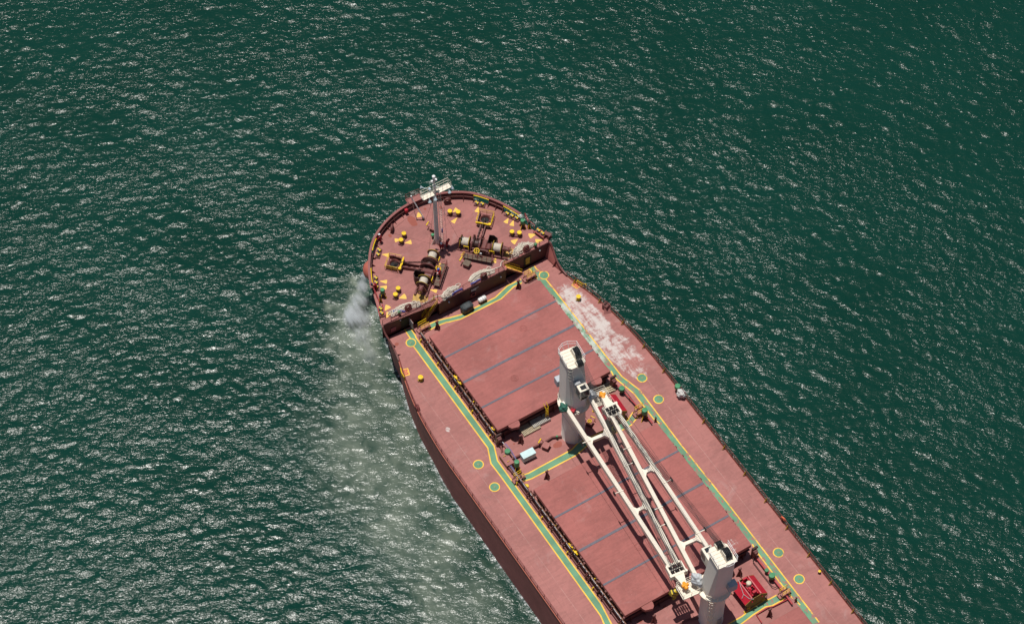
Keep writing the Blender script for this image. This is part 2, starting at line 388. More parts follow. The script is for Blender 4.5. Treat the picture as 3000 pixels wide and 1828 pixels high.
# ------------------------------------------------------------------ water
hd = Vector((math.sin(0.5533), math.cos(0.5533))); rt = Vector((hd.y, -hd.x))
def axis(lo, hi, st, far, n):
    c = np.arange(lo, hi+st/2, st); g = st*1.0; out = []; x = 0
    r = (far/st)**(1/n); d = [st*r**(i+1) for i in range(n)]
    return np.concatenate([(c[0]-np.cumsum(d))[::-1], c, c[-1]+np.cumsum(d)])
ga = axis(-84, 84, .185, 3000, 26); gb = axis(-58, 64, .185, 3000, 26)
Aa, Bb = np.meshgrid(ga, gb); X = 6 + Aa*rt.x + Bb*hd.x; Y = 29.6 + Aa*rt.y + Bb*hd.y
Z = np.zeros_like(X); N = 150
lam = np.exp(RNG.uniform(math.log(.45), math.log(3.6), N)); th = RNG.normal(0, .75, N) + math.atan2(hd.y, hd.x) - .12
kk = 2*PI/lam; ph = RNG.uniform(0, 2*PI, N)
wt = np.where(lam > 2.4, .7, 1.0)
sl_ = wt/np.sqrt((wt**2).sum()/2)*WAVE_SLOPE
for i in range(N):
    Z += sl_[i]/kk[i]*np.cos(kk[i]*(X*math.cos(th[i])+Y*math.sin(th[i]))+ph[i])
Z = Z + .35*(Z*np.abs(Z))/.12*.3                      # slightly peaked crests
fade = np.clip((84+8-np.abs(Aa))/8, 0, 1)*np.clip((64+8-Bb)/8, 0, 1)*np.clip((58+8+Bb)/8, 0, 1)
Z = WATER + Z*fade
def cloud(X, Y, sc, n=26, seed=1):
    r = np.random.default_rng(seed); o = np.zeros_like(X)
    for i in range(n):
        l = sc*math.exp(r.uniform(-1.5, .5)); t = r.uniform(0, 2*PI); k = 2*PI/l
        o += (l/sc)**.8*np.cos(k*(X*math.cos(t)+Y*math.sin(t))+r.uniform(0, 6.28))
    return o/o.std()
path = [(-9.3,43.6,1.3,.9),(-11.5,40.8,2.4,1.0),(-13,38,2.8,1.0),(-14,34,2.9,.85),(-16,29,3.6,.62),(-19.6,22,5.9,.7),(-20.8,15,5.4,.7),(-21.6,8,4.9,.66),(-22.0,1,4.4,.6),(-22.6,-8,4.8,.5),(-24,-20,5.5,.3)]
PX_ = X + .85*cloud(X, Y, 5, seed=3) + .38*cloud(X, Y, 1.8, seed=13); PY_ = Y + .85*cloud(X, Y, 5, seed=4) + .38*cloud(X, Y, 1.8, seed=14); sed = np.zeros_like(X)
path = [(x-.3, y, w*1.18, i) for x, y, w, i in path]
for (x0,y0,w0,i0),(x1,y1,w1,i1) in zip(path[:-1], path[1:]):
    dx, dy = x1-x0, y1-y0; t = np.clip(((PX_-x0)*dx+(PY_-y0)*dy)/(dx*dx+dy*dy), 0, 1)
    d = np.hypot(PX_-x0-t*dx, PY_-y0-t*dy)/(w0+(w1-w0)*t)
    sed = np.maximum(sed, (i0+(i1-i0)*t)*np.exp(-(d**3.2)*.8))
sed *= np.clip(.92+.20*cloud(X, Y, 6, seed=5), .3, 1.25)
foam = np.zeros_like(X)
wl = np.array([(q.x, q.y) for q in HW]); near = (np.abs(X) < 20) & (Y < 48) & (Y > -80)
xs, ys = X[near], Y[near]; dm = np.full(xs.shape, 9.0)
for a, b in zip(wl[:-1], wl[1:]):
    dx, dy = b-a; L2 = dx*dx+dy*dy+1e-9; t = np.clip(((xs-a[0])*dx+(ys-a[1])*dy)/L2, 0, 1)
    dm = np.minimum(dm, np.hypot(xs-a[0]-t*dx, ys-a[1]-t*dy))
foam[near] = np.exp(-(dm/.36)**2)*np.clip(.55+.5*cloud(xs, ys, 1.6, seed=8), 0, 1)
fu = (PX_+12.2)*.66+(PY_-39.2)*.75; fv = -(PX_+12.2)*.75+(PY_-39.2)*.66          # where the washing water lands
foam = np.maximum(foam, .8*np.exp(-((fu/2.6)**2+(fv/1.5)**2))*np.clip(.6+.45*cloud(X*1.6, Y*.6, 1.2, seed=9), 0, 1.2))
ny, nx = X.shape
me = bpy.data.meshes.new('water')
vs = np.stack([X, Y, Z], -1).reshape(-1, 3)
idx = np.arange(nx*ny).reshape(ny, nx); qd = np.stack([idx[:-1,:-1], idx[:-1,1:], idx[1:,1:], idx[1:,:-1]], -1).reshape(-1, 4)
me.vertices.add(len(vs)); me.vertices.foreach_set('co', vs.astype(np.float32).ravel())
me.loops.add(qd.size); me.loops.foreach_set('vertex_index', qd.astype(np.int32).ravel())
me.polygons.add(len(qd)); me.polygons.foreach_set('loop_start', np.arange(0, qd.size, 4, dtype=np.int32))
try: me.polygons.foreach_set('loop_total', np.full(len(qd), 4, dtype=np.int32))
except Exception: pass
me.update(calc_edges=True); me.polygons.foreach_set('use_smooth', np.ones(len(qd), dtype=bool))
for nm, arr in (('sediment', sed), ('foam', foam)):
    at = me.attributes.new(nm, 'FLOAT', 'POINT'); at.data.foreach_set('value', arr.astype(np.float32).ravel())
water = bpy.data.objects.new('water', me); COL.objects.link(water); water['kind'] = 'structure'
m, nt, b = newmat('sea_water'); p = geo_pos(nt)
def attr(n): a = nt.nodes.new('ShaderNodeAttribute'); a.attribute_name = n; return a.outputs['Fac']
big = noise(nt, p, .05, 3); c = mix(nt, ramp(nt, big, .3, .7), (.0022, .029, .0195), (.0028, .034, .0235))
sd = mth(nt, 'MULTIPLY', attr('sediment'), ramp(nt, noise(nt, p, .45, 6, .62, 1.4), .10, .58))
c = mix(nt, mth(nt, 'MULTIPLY', sd, .95, clamp=True), c, (.155, .185, .145))
fm = mth(nt, 'MULTIPLY', attr('foam'), ramp(nt, noise(nt, p, 3.5, 4, .7), .42, .62))
c = mix(nt, fm, c, (.5, .52, .54))
nt.links.new(c, b.inputs['Base Color'])
b.inputs['IOR'].default_value = 1.333; b.inputs['Specular IOR Level'].default_value = .42; b.inputs['Roughness'].default_value = WATER_ROUGH
crest = mapping(nt, p, (1, 1, 1), (0, 0, .62))
crest = mapping(nt, crest, (.62, 1.25, 1))
gust = ramp(nt, noise(nt, p, .09, 3), .3, .7)
h1 = noise(nt, crest, 2.7, 2, .6, .5); h2 = noise(nt, crest, 6.5, 2, .6, .3)
hh = mth(nt, 'ADD', h1, mth(nt, 'MULTIPLY', h2, .30))
hh = mth(nt, 'MULTIPLY', hh, mth(nt, 'ADD', mth(nt, 'MULTIPLY', gust, .55), .72))
bp = nt.nodes.new('ShaderNodeBump'); bp.inputs['Strength'].default_value = 1; bp.inputs['Distance'].default_value = WATER_BUMP
nt.links.new(hh, bp.inputs['Height']); nt.links.new(bp.outputs[0], b.inputs['Normal'])
me.materials.append(m)
# ------------------------------------------------------------------ ship: hull and decks
ship = thing('cargo_ship', 'red-decked bulk carrier with brown hull steaming through dark green water', 'ship')
mb = MB(); n = len(HM)
rows = []
for i in range(n):
    t, mm, ww = HT[i], HM[i], HW[i]; tz = max(t.z, 0.0)
    col = [Vector((ww.x, ww.y, -9.5)), Vector((ww.x, ww.y, -6.9)), Vector((ww.x*.6+mm.x*.4, ww.y*.6+mm.y*.4, -3.4)), Vector((mm.x, mm.y, -.25))]
    if tz > .05:
        col += [mm.lerp(t, .5)*1.0, Vector((t.x, t.y, tz))]; col[4].z = tz*.5
    else: col += [Vector((mm.x, mm.y, -.1)), Vector((mm.x, mm.y, 0.02))]
    rows.append(col)
mb.rings([r[::-1] for r in rows], cap=False, closed=False)
hull = mb.build('hull', m_hull, ship, smooth=True)
mb = MB()                                             # sheer strake, lighter red edge at deck level along both sides
for sgn in (-1, 1):
    e = [q for q in HM if q.x*sgn > 0 and -79 < q.y < 27.2]; e.sort(key=lambda q: q.y)
    rs = [[Vector((q.x+sgn*a, q.y, z)) for a, z in ((-.10, .0), (-.10, .13), (.03, .13), (.03, -.12), (-.02, -.12))] for q in e]
    mb.rings(rs)
mb.build('gunwale_bar', M('gunwale_rust_red', (.34, .085, .05), .55, var=.2, scale=1), ship)
# main deck
mb = MB(); e = [q for q in HM if q.y <= 30.6]; L = sorted([q for q in e if q.x < 0], key=lambda q: q.y); R_ = sorted([q for q in e if q.x > 0], key=lambda q: q.y)
k = min(len(L), len(R_)); vs = []; 
for a, b2 in zip(L[:k], R_[:k]): vs += [Vector((a.x+.02, a.y, 0)), Vector((b2.x-.02, b2.y, 0))]
mb.add(vs, [(2*i, 2*i+1, 2*i+3, 2*i+2) for i in range(k-1)])
mb.build('main_deck', m_deck, ship)
# forecastle deck: wings start at y 30.45, the middle block reaches 29.88
bx0, bx1, ym, yw = -4.63, 5.44, 29.88, 30.62
e = [q for q in HT if q.y >= yw]
front = [Vector((q.x, q.y, fz(q.y)-.01)) for q in e]
mb = MB(); xs_ = [q.x for q in front]
ctr = [Vector((q.x*.0+.3, 33, fz(33))) for q in front]
poly = [Vector((-12.66, yw, 0)), Vector((bx0, yw, 0)), Vector((bx0, ym, 0)), Vector((bx1, ym, 0)), Vector((bx1, yw, 0)), Vector((12.66, yw, 0))] + [q for q in front if abs(q.y) > yw+.15][::-1]
bm = bmesh.new(); bv = [bm.verts.new((q.x, q.y, fz(q.y)-.005)) for q in poly]; bf = bm.faces.new(bv)
bmesh.ops.triangulate(bm, faces=[bf]); me2 = bpy.data.meshes.new('forecastle_deck'); bm.normal_update(); bm.to_mesh(me2); bm.free()
me2.materials.append(m_fdeck); o = bpy.data.objects.new('forecastle_deck', me2); COL.objects.link(o); o.parent = ship
# break bulkhead below the forecastle edge
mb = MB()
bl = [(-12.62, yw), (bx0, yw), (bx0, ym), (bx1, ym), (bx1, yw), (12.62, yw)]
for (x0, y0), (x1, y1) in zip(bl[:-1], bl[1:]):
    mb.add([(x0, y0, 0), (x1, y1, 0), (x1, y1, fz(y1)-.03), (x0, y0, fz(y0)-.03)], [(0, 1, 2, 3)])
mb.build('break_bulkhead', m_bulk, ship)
mb = MB()
mb.strip([(x, y-.0, 0) for x, y in bl], .16, z=0)
for q in range(len(mb.v)): mb.v[q].z = fz(mb.v[q].y)+.012
mb.build('deck_edge_bar', M('edge_bar_red', (.33, .10, .085), .5), ship)
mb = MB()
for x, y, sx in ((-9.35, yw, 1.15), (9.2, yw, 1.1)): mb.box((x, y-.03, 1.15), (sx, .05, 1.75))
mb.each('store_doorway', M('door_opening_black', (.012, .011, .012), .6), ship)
mb = MB(); mb.box((-11.05, yw-.05, .95), (.75, .06, .8), ch=.02); mb.build('access_cover', M('violet_red_cover', (.27, .085, .10), .5), ship)
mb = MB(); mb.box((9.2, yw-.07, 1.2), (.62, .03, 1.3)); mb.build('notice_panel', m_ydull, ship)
mb = MB()
for x, y, z in ((-10.0, yw, 2.3), (11.0, yw, 2.25), (4.6, ym, 1.9), (-3.2, ym, 2.1)): mb.lathe([(.01,0),(.09,.02),(.1,.14),(.06,.2)], (x, y-.02, z), 10, axis=(0,-1,-.2))
mb.each('bulkhead_lamp', m_white, ship)
# bulwark round the bow with cap rail and openings for the rollers
rimi = [i for i, q in enumerate(HT) if q.y >= 35.1]
def rim(i, dz, out=0.0):
    q = HT[i]; a = HT[max(i-1, 0)]; c2 = HT[min(i+1, len(HT)-1)]; d = (c2-a).normalized(); nn = Vector((-d.y, d.x, 0))
    return Vector((q.x, q.y, fz(q.y)+dz)) + nn*out
test = rim(rimi[len(rimi)//2], 0, 1.0); OUT = 1.0 if test.y > HT[rimi[len(rimi)//2]].y else -1.0
def nearest(q): return min(rimi, key=lambda i: (HT[i].x-q.x)**2+(HT[i].y-q.y)**2)
BH = 1.2
spans = [(PF('A', 345, 1270), PF('A', 330, 1460)), (PF('C', 320, 545), PF('C', 330, 800)), (PF('B', 470, 610), PF('B', 670, 660)), (PF('B', 950, 745), PF('B', 1200, 900))]
gap = set()
for a, b2 in spans:
    i, j = sorted((nearest(a), nearest(b2)))
    gap |= set(range(i, j))
runs = []; cur = [rimi[0]]
for i, j in zip(rimi[:-1], rimi[1:]):
    if i in gap:
        if len(cur) > 1: runs.append(cur)
        cur = [j]
    else: cur.append(j)
if len(cur) > 1: runs.append(cur)
for rn in runs:
    mb = MB(); mb.rings([[rim(q, 0, 0), rim(q, BH, .16*OUT), rim(q, BH, .13*OUT), rim(q, 0, -.03*OUT)] for q in rn]); mb.build('bulwark', m_brown, ship)
    mb = MB(); mb.rings([[rim(q, .60, 0), rim(q, .60, -.15*OUT), rim(q, .64, -.15*OUT), rim(q, .64, 0)] for q in rn]); mb.build('bulwark_stringer', m_brown, ship)
mb = MB(); mb.rings([[rim(q, BH-.05, .30*OUT), rim(q, BH+.02, .30*OUT), rim(q, BH+.02, -.02*OUT), rim(q, BH-.05, -.02*OUT)] for q in rimi])
mb.build('bulwark_cap_rail', M('cap_rail_red', (.235, .075, .068), .45, var=.15, scale=1), ship)
for a, b2 in spans:
    i, j = sorted((nearest(a), nearest(b2)))
    mb = MB(); mb.tube([rim(q, BH-.12, -.10*OUT) for q in range(i, j+1)], .06, 6); mb.build('rope_guard_bar', m_yel, ship)
# stays of the bulwark
stays = [('A',1365,590),('A',1195,640),('A',750,850),('A',640,950),('A',545,1060),('A',470,1190),('A',410,1300),('A',330,1480),('C',360,320),('C',355,440),('C',340,545),('C',360,820),
 ('B',130,600),('B',295,605),('B',440,620),('B',675,670),('B',805,720),('B',920,765),('B',1205,915)]
for t, x, y in stays:
    i = nearest(PF(t, x, y)); i = min(max(i, rimi[0]+1), rimi[-1]-1)
    dirv = (HT[i+1]-HT[i-1]).normalized()
    mb = MB(); mb.plate([rim(i, .0, -.03*OUT), rim(i, BH-.05, .1*OUT), rim(i, BH-.05, -.02*OUT), rim(i, .55, -.16*OUT), rim(i, .0, -.62*OUT)], dirv, .05)
    mb.build('bulwark_stay', m_brown, ship)
# curved wing bulwark descending from the forecastle to the main deck
for sgn in (-1, 1):
    mb = MB(); e = sorted([q for q in HT if q.x*sgn > 0 and 26.2 < q.y < 31.2], key=lambda q: q.y)
    def hz(y): return .35 + (fz(30.4)-.2)*max(0, (y-26.4)/4.4)**1.6
    rs = []
    for q in e:
        z1 = max(q.z+.04, hz(q.y)) if q.y < 30.4 else fz(q.y)+.05
        rs.append([Vector((q.x-sgn*.02, q.y, max(q.z-.05, 0))), Vector((q.x, q.y, z1)), Vector((q.x-sgn*.22, q.y, z1)), Vector((q.x-sgn*.22, q.y, z1-.05)), Vector((q.x-sgn*.06, q.y, max(0, q.z-.05)))])
    mb.rings(rs); mb.build('wing_bulwark', m_brown, ship)
    for yy in (27.3, 28.7):
        q = min(e, key=lambda q: abs(q.y-yy)); mb = MB()
        mb.plate([(q.x-sgn*.1, yy, .02), (q.x-sgn*.05, yy, hz(yy)), (q.x-sgn*.75, yy, .02)], (0, 1, 0), .04); mb.build('wing_stay', m_brown, ship)
# anchor bolster on the port bow (hawse pipe mouth)
for sgn in (-1, 1):
    mb = MB(); ax = Vector((sgn*.80, .58, -.22)).normalized(); base = Vector((sgn*8.85, 42.25, -1.5))-ax*3.1
    mb.lathe([(2.2,0),(2.0,1.0),(1.55,2.1),(.95,2.9),(.6,3.08),(.4,2.95)], base, 20, axis=ax)
    mb.build('anchor_bolster', m_salmon, ship, smooth=True)
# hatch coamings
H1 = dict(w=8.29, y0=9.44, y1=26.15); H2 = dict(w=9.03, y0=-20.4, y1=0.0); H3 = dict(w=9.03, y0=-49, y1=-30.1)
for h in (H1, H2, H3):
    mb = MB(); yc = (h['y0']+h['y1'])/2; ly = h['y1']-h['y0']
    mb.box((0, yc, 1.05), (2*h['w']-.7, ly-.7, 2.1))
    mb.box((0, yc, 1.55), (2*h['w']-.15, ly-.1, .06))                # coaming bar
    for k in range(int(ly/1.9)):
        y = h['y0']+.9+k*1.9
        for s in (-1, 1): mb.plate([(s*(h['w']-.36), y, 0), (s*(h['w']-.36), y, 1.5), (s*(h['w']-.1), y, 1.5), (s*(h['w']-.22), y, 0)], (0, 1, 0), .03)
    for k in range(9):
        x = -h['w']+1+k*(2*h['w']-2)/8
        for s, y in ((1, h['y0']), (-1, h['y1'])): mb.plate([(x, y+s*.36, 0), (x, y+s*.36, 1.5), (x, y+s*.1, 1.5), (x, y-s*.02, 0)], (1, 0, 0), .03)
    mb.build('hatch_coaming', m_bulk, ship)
# trunks with a rounded end on the hatch ends
for (x, y, s) in ((-6.1, 9.3, -1), (6.0, 9.3, -1), (-6.05, -20.55, -1), (5.3, -20.55, -1)):
    mb = MB(); pl = [(x-.75, y+.13), (x-.75, y-.15)] + [(x-.55, y-.5), (x+.3, y-.75), (x+.6, y-.55)] + [(x+.75, y-.15), (x+.75, y+.13)]
    mb.prism([(p_[0], p_[1]) for p_ in pl][::-1], 2.3, 2.775); mb.build('vent_trunk', m_hatch, ship)

# ------------------------------------------------------------------ hatch covers
def hatch(name, label, h, nj=(.885, 1, 1, .885), plugs=()):
    t = thing(name, label, 'hatch cover', (0, h['y0'], 0), 'folding steel hatch covers')
    tot = sum(nj); L = h['y1']-h['y0']; y = h['y0']
    for k, q in enumerate(nj):
        l = L*q/tot; mb = MB(); mb.box((0, y+l/2, 2.47), (2*h['w'], l-.05, .62), ch=.035)
        pl = mb.build('panel', m_hatch, t); y += l
        if k < len(nj)-1:
            mb = MB(); mb.box((0, y, 2.79), (2*h['w']-.06, .27 if k != 1 else .34, .05), ch=.012)
            mb.build('joint_strip', m_seal, t)
            for s in (-1, 1):
                mb = MB()
                for d in (-1.0, 1.0):
                    mb.box((s*(h['w']+.1), y+d*.75, 2.5), (.22, .3, .25), ch=.03); mb.box((s*(h['w']+.05), y+d*1.25, 2.45), (.12, .16, .3))
                mb.each('hinge_lug', m_brown, t)
    for x, yy in plugs:
        mb = MB(); mb.torus((x, yy, 2.79), .46, .035, n=24, m=6); mb.torus((x, yy, 2.785), .30, .02, n=18, m=5); mb.box((x-.08, yy, 2.80), (.05, .3, .05)); mb.box((x+.1, yy+.02, 2.80), (.05, .22, .05), .5)
        mb.build('grain_plug', m_hatch, t)
    for s in (-1, 1):                                           # wheels and cleats along the side
        mb = MB()
        for k in range(10): mb.box((s*(h['w']+.04), h['y0']+.8+k*(L-1.6)/9, 2.25), (.1, .22, .18))
        mb.each('side_cleat', m_brown, t)
    return t
hc1 = hatch('hatch_cover', 'red steel hatch cover just behind the forecastle, the narrowest one', H1, plugs=[tuple(P('D', 1250, 1405, 2.78))[:2], tuple(P('F', 538, 1040, 2.78))[:2]])
hc2 = hatch('hatch_cover', 'red steel hatch cover lying under the two crane jibs', H2, plugs=[tuple(P('J', 735, 520, 2.78))[:2]])
hc3 = hatch('hatch_cover', 'red hatch cover cut by the bottom edge behind the walkway beside the red grab', H3)

# ------------------------------------------------------------------ painted walkways
def band(outer, inner, z=.006, yo=True, yi=True, nm='painted_walkway', yw_=.16):
    n = min(len(outer), len(inner)); o, i = outer[:n], inner[:n]
    mb = MB(); mb.add([Vector((q.x, q.y, z)) for q in o]+[Vector((q.x, q.y, z)) for q in i], [(k, k+1, n+k+1, n+k) for k in range(n-1)])
    mb.build(nm, m_green, ship)
    mb = MB()
    if yo: mb.strip(outer, yw_, z+.005)
    if yi: mb.strip(inner, yw_, z+.005)
    if mb.v: mb.build('walkway_edge_line', m_yline, ship)
# port side
po = [P('E',330,225), P('E',362,285), P('E',403,345), P('E',455,470), P('E',1200,1490), P('L',1245,1060), P('L',1290,1285), P('M',248,0), P('M',1263,1415), Vector((-13.0,-28,0)), Vector((-13.0,-70,0))]
pi_ = [P('E',425,225), P('E',490,325), P('E',490,340), P('E',560,440), P('E',1320,1490), P('L',1338,1030), P('L',1388,1245), P('M',330,0), P('M',1263,1285), Vector((-11.35,-28,0)), Vector((-11.35,-70,0))]
band(po, pi_)
# starboard side
so_ = [P('D',1420,420), P('D',1455,472), P('D',1530,535), P('D',1600,628), P('D',1930,1045), P('G',980,630), P('G',1210,805), P('G',1735,1500), P('K',590,0), P('K',1725,1475)]
si_ = [P('D',1335,460), P('D',1385,520), P('D',1420,580), P('D',1480,655), P('D',1920,1195), P('G',880,640), P('G',1135,850), P('G',1640,1500), P('K',495,0), P('K',1640,1500)]
band(so_, si_, yi=False)
for seg in ([P('D',1335,460), P('D',1385,520), P('D',1470,620)], [P('G',840,560), P('G',880,640), P('G',1135,850), P('G',1400,1190)], [P('G',1425,1200), P('G',1470,1245)], [P('K',880,490), P('K',925,570), P('K',1200,935), P('K',1405,1190)], [P('K',1435,1205), P('K',1485,1255)]):
    mb = MB(); mb.strip(seg, .16, .013); mb.build('walkway_edge_line', m_yline, ship)
# across the ship, forward of hatch one
fu = [P('C',1140,1350), P('C',1270,1290), P('C',1450,1243), P('D',65,1245), P('D',275,1190), P('D',810,920), P('D',1000,738), P('D',1215,632)]
fl = [P('C',1165,1435), P('C',1290,1365), P('C',1440,1308), P('D',70,1308), P('D',275,1256), P('D',905,940), P('D',1100,752), P('D',1230,690)]
band(fu, fl)
mu = [P('H',735,1065), P('H',840,1030), P('H',1480,682), P('G',410,1490), P('G',965,1235), P('G',1060,1190), P('G',1115,1100), P('G',1200,1070)]
ml = [P('H',765,1150), P('H',890,1108), P('H',1545,765), P('G',560,1500), P('G',1010,1310), P('G',1105,1255), P('G',1170,1170), P('G',1215,1140)]
band(mu, ml)
au = [Vector((-9,-29.2,0)), P('K',570,1500), P('K',750,1400), P('K',850,1315), P('K',1040,1192), P('K',1090,1185), P('K',1225,1110)]
al = [Vector((-9,-30.2,0)), P('K',735,1500), P('K',840,1420), P('K',890,1380), P('K',1045,1280), P('K',1130,1265), P('K',1285,1180)]
band(au, al)
# round draught marks
for c in (P('E',420,420), P('D',1575,572), P('H',108,902), P('H',345,1232), P('G',1240,650), P('G',1455,925), P('K',1210,595), P('K',1472,930)):
    mb = MB(); mb.add(circ((c.x, c.y, .016), .62), [tuple(range(28))]); a = mb.build('round_walkway_mark', m_greenc, ship)
    mb = MB(); mb.strip(circ((c.x, c.y, .02), .62, 28)[:-1], .13, .021, closed=True); mb.build('mark_ring', m_yline, a)
    mb = MB(); mb.lathe([(.18,0),(.18,.03),(.14,.04)], (c.x, c.y, .018), 12); mb.box((c.x, c.y, .06), (.06, .22, .02), .55); mb.build('sounding_cap', M('cap_tan', (.2, .26, .13), .6), a)
# pilot boarding squares
for t, pts in (('E', ((278,820),(372,798),(398,885),(300,915))), ('O', ((484,412),(530,376),(580,410),(540,450)))):
    q = PL(t, pts, .008); mb = MB(); mb.add(q, [(0,1,2,3)]); a = mb.build('red_deck_square', m_redm, ship)
    mb = MB(); mb.strip(q, .13, .014, closed=True); mb.build('square_border', m_yline, a)
    c = (q[0]+q[1]+q[2]+q[3])/4; mb = MB(); mb.strip([c+Vector(v) for v in ((-.3,.15,0),(-.3,-.15,0),(.3,-.15,0),(.3,.15,0))], .06, .014); mb.strip([c+Vector(v) for v in ((-.12,.3,0),(-.12,0,0))], .06, .014); mb.strip([c+Vector(v) for v in ((.12,.3,0),(.12,0,0))], .06, .014)
    mb.build('ladder_symbol', m_yline, a)
# yellow fan marks on the forecastle
for t, apex, p1, p2 in (('A',(1610,790),(1540,750),(1520,770)),):
    pass
def fan(t, a, b, c):
    qa, qb, qc = PF(t,*a), PF(t,*b), PF(t,*c); r = ((qb-qa).length+(qc-qa).length)/2
    tb = math.atan2(qb.y-qa.y, qb.x-qa.x); tc = math.atan2(qc.y-qa.y, qc.x-qa.x); d = (tc-tb+PI) % (2*PI)-PI
    r0 = r*.10; pts = [Vector((qa.x+rr*math.cos(tt), qa.y+rr*math.sin(tt), 0)) for rr, tt in [(r0, tb+d), (r0, tb)]+[(r, tb+d*i/8) for i in range(9)]]
    for q in pts: q.z = fz(q.y)+.008
    mb = MB(); mb.add(pts, [tuple(range(len(pts)))]); mb.build('yellow_fan_mark', m_wedge, ship)
for f in (('A',(735,1190),(610,1168),(650,1230)), ('A',(770,1248),(870,1195),(888,1265)), ('A',(1530,770),(1575,690),(1630,735)), ('A',(1610,842),(1500,905),(1568,938)),
 ('A',(985,760),(1060,800),(965,852)), ('A',(412,1422),(530,1403),(518,1468)), ('B',(548,668),(482,748),(556,767)), ('B',(1022,848),(938,910),(1005,944)), ('B',(1098,880),(1030,960),(1104,982)),
 ('B',(1170,1178),(1050,1205),(1118,1268)), ('B',(1460,1104),(1328,1095),(1365,1175)), ('B',(1580,1192),(1436,1182),(1465,1255)), ('B',(335,1352),(260,1435),(333,1453)),
 ('C',(380,662),(498,643),(496,710)), ('C',(380,748),(500,732),(488,798)), ('C',(682,935),(775,856),(804,944)), ('C',(462,1135),(482,1030),(564,1080)), ('C',(488,1258),(496,1140),(572,1175)),
 ('C',(1170,795),(1290,795),(1275,852)), ('C',(1275,385),(1398,382),(1392,425)), ('D',(825,278),(760,370),(825,377)), ('C',(1715,200),(1655,250),(1715,275))): fan(*f)
# striped danger areas on the forecastle
m_haz1 = stripes('hazard_stripes', (.80, .50, .05), (.10, .045, .04), .62, 6); m_haz2 = stripes('hazard_stripes_wide', (.80, .50, .05), (.17, .06, .055), .0, 6)
for t, pts, mt in (('C', ((928,855),(1158,895),(1125,1008),(890,970)), m_haz1), ('B', ((985,1320),(1115,1342),(1075,1470),(925,1500)), m_haz2)):
    q = [PF(t, a, b2, .009) for a, b2 in pts]; mb = MB(); mb.add(q, [(0,1,2,3)]); mb.build('striped_danger_area', mt, ship)
q = [PF('D', a, b2, .02) for a, b2 in ((200,668),(335,600),(400,665),(265,750))]
mb = MB(); mb.plate(q, (0,0,1), .04); mb.build('flush_hatch', m_fdeck, ship)
# ------------------------------------------------------------------ railings
def railing(name, label, pts, mat, h=1.05, step=1.5, bars=3, r=.024, group=None, feet=None, zf=None):
    pts = [Vector(q) for q in pts]; base = pts[0]
    t = thing(name, label, 'railing', base, group)
    # resample
    L = [0]
    for a, b2 in zip(pts[:-1], pts[1:]): L.append(L[-1]+(b2-a).length)
    n = max(1, round(L[-1]/step)); st = []
    for k in range(n+1):
        d = L[-1]*k/n; i = min(len(pts)-2, max(0, int(np.searchsorted(L, d, side='right'))-1)); f = (d-L[i])/max(1e-6, L[i+1]-L[i]); st.append(pts[i].lerp(pts[i+1], f))
    for k in range(1, bars+1):
        mb = MB(); mb.tube([q+Vector((0,0,h*k/bars)) for q in pts], r if k < bars else r*1.35, 5); mb.build('rail_bar', mat, t)
    for k, q in enumerate(st):
        mb = MB(); mb.box(q+Vector((0,0,h/2)), (.055, .055, h)); s = mb.build('stanchion', mat, t)
        if feet and k % 3 == 1:
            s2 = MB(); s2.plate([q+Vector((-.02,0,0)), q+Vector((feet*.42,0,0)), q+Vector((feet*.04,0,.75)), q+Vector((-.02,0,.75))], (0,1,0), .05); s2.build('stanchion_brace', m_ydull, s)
    return t
pe = sorted([q for q in HM if q.x < 0 and -46 < q.y < 26.6], key=lambda q: -q.y); se = sorted([q for q in HM if q.x > 0 and -46 < q.y < 26.6], key=lambda q: -q.y)
railing('deck_railing', 'dark red railing along the port edge of the main deck above the murky plume', [Vector((q.x+.08, q.y, .12)) for q in pe], m_rail, group='main deck railings')
railing('deck_railing', 'dark red railing with ochre braces along the starboard edge of the main deck', [Vector((q.x-.08, q.y, .12)) for q in se], m_rail, group='main deck railings', feet=-1)
def frail(label, pts): return railing('forecastle_railing', label, [Vector((x, y, fz(y))) for x, y in pts], m_rail, h=1.0, step=1.3, bars=3, r=.02, group='forecastle break railings')
frail('red railing on the forecastle break beside the port-corner rope pile', [(-12.45, yw+.1), (-4.9, yw+.1)])
frail('red railing on the forecastle break between the two yellow stairs', [(-4.45, yw-.1), (-4.45, ym+.1), (5.25, ym+.1), (5.25, yw-.1)])
frail('red railing on the forecastle break beside the starboard-corner rope pile', [(5.7, yw+.1), (12.5, yw+.1)])
def side_rail(label, pxs):
    q = [PF(*a) for a in pxs]
    return railing('bow_side_railing', label, q, m_redp, h=.95, step=1.1, bars=3, r=.025, group='forecastle side railings')
side_rail('red curved railing on the port forecastle edge beside the leaning man', [('C',290,815), ('C',330,900), ('C',360,965), ('C',385,1035)])
side_rail('red railing on the starboard forecastle edge beside the green vent', [('B',1275,845), ('B',1330,950), ('B',1430,1035)])

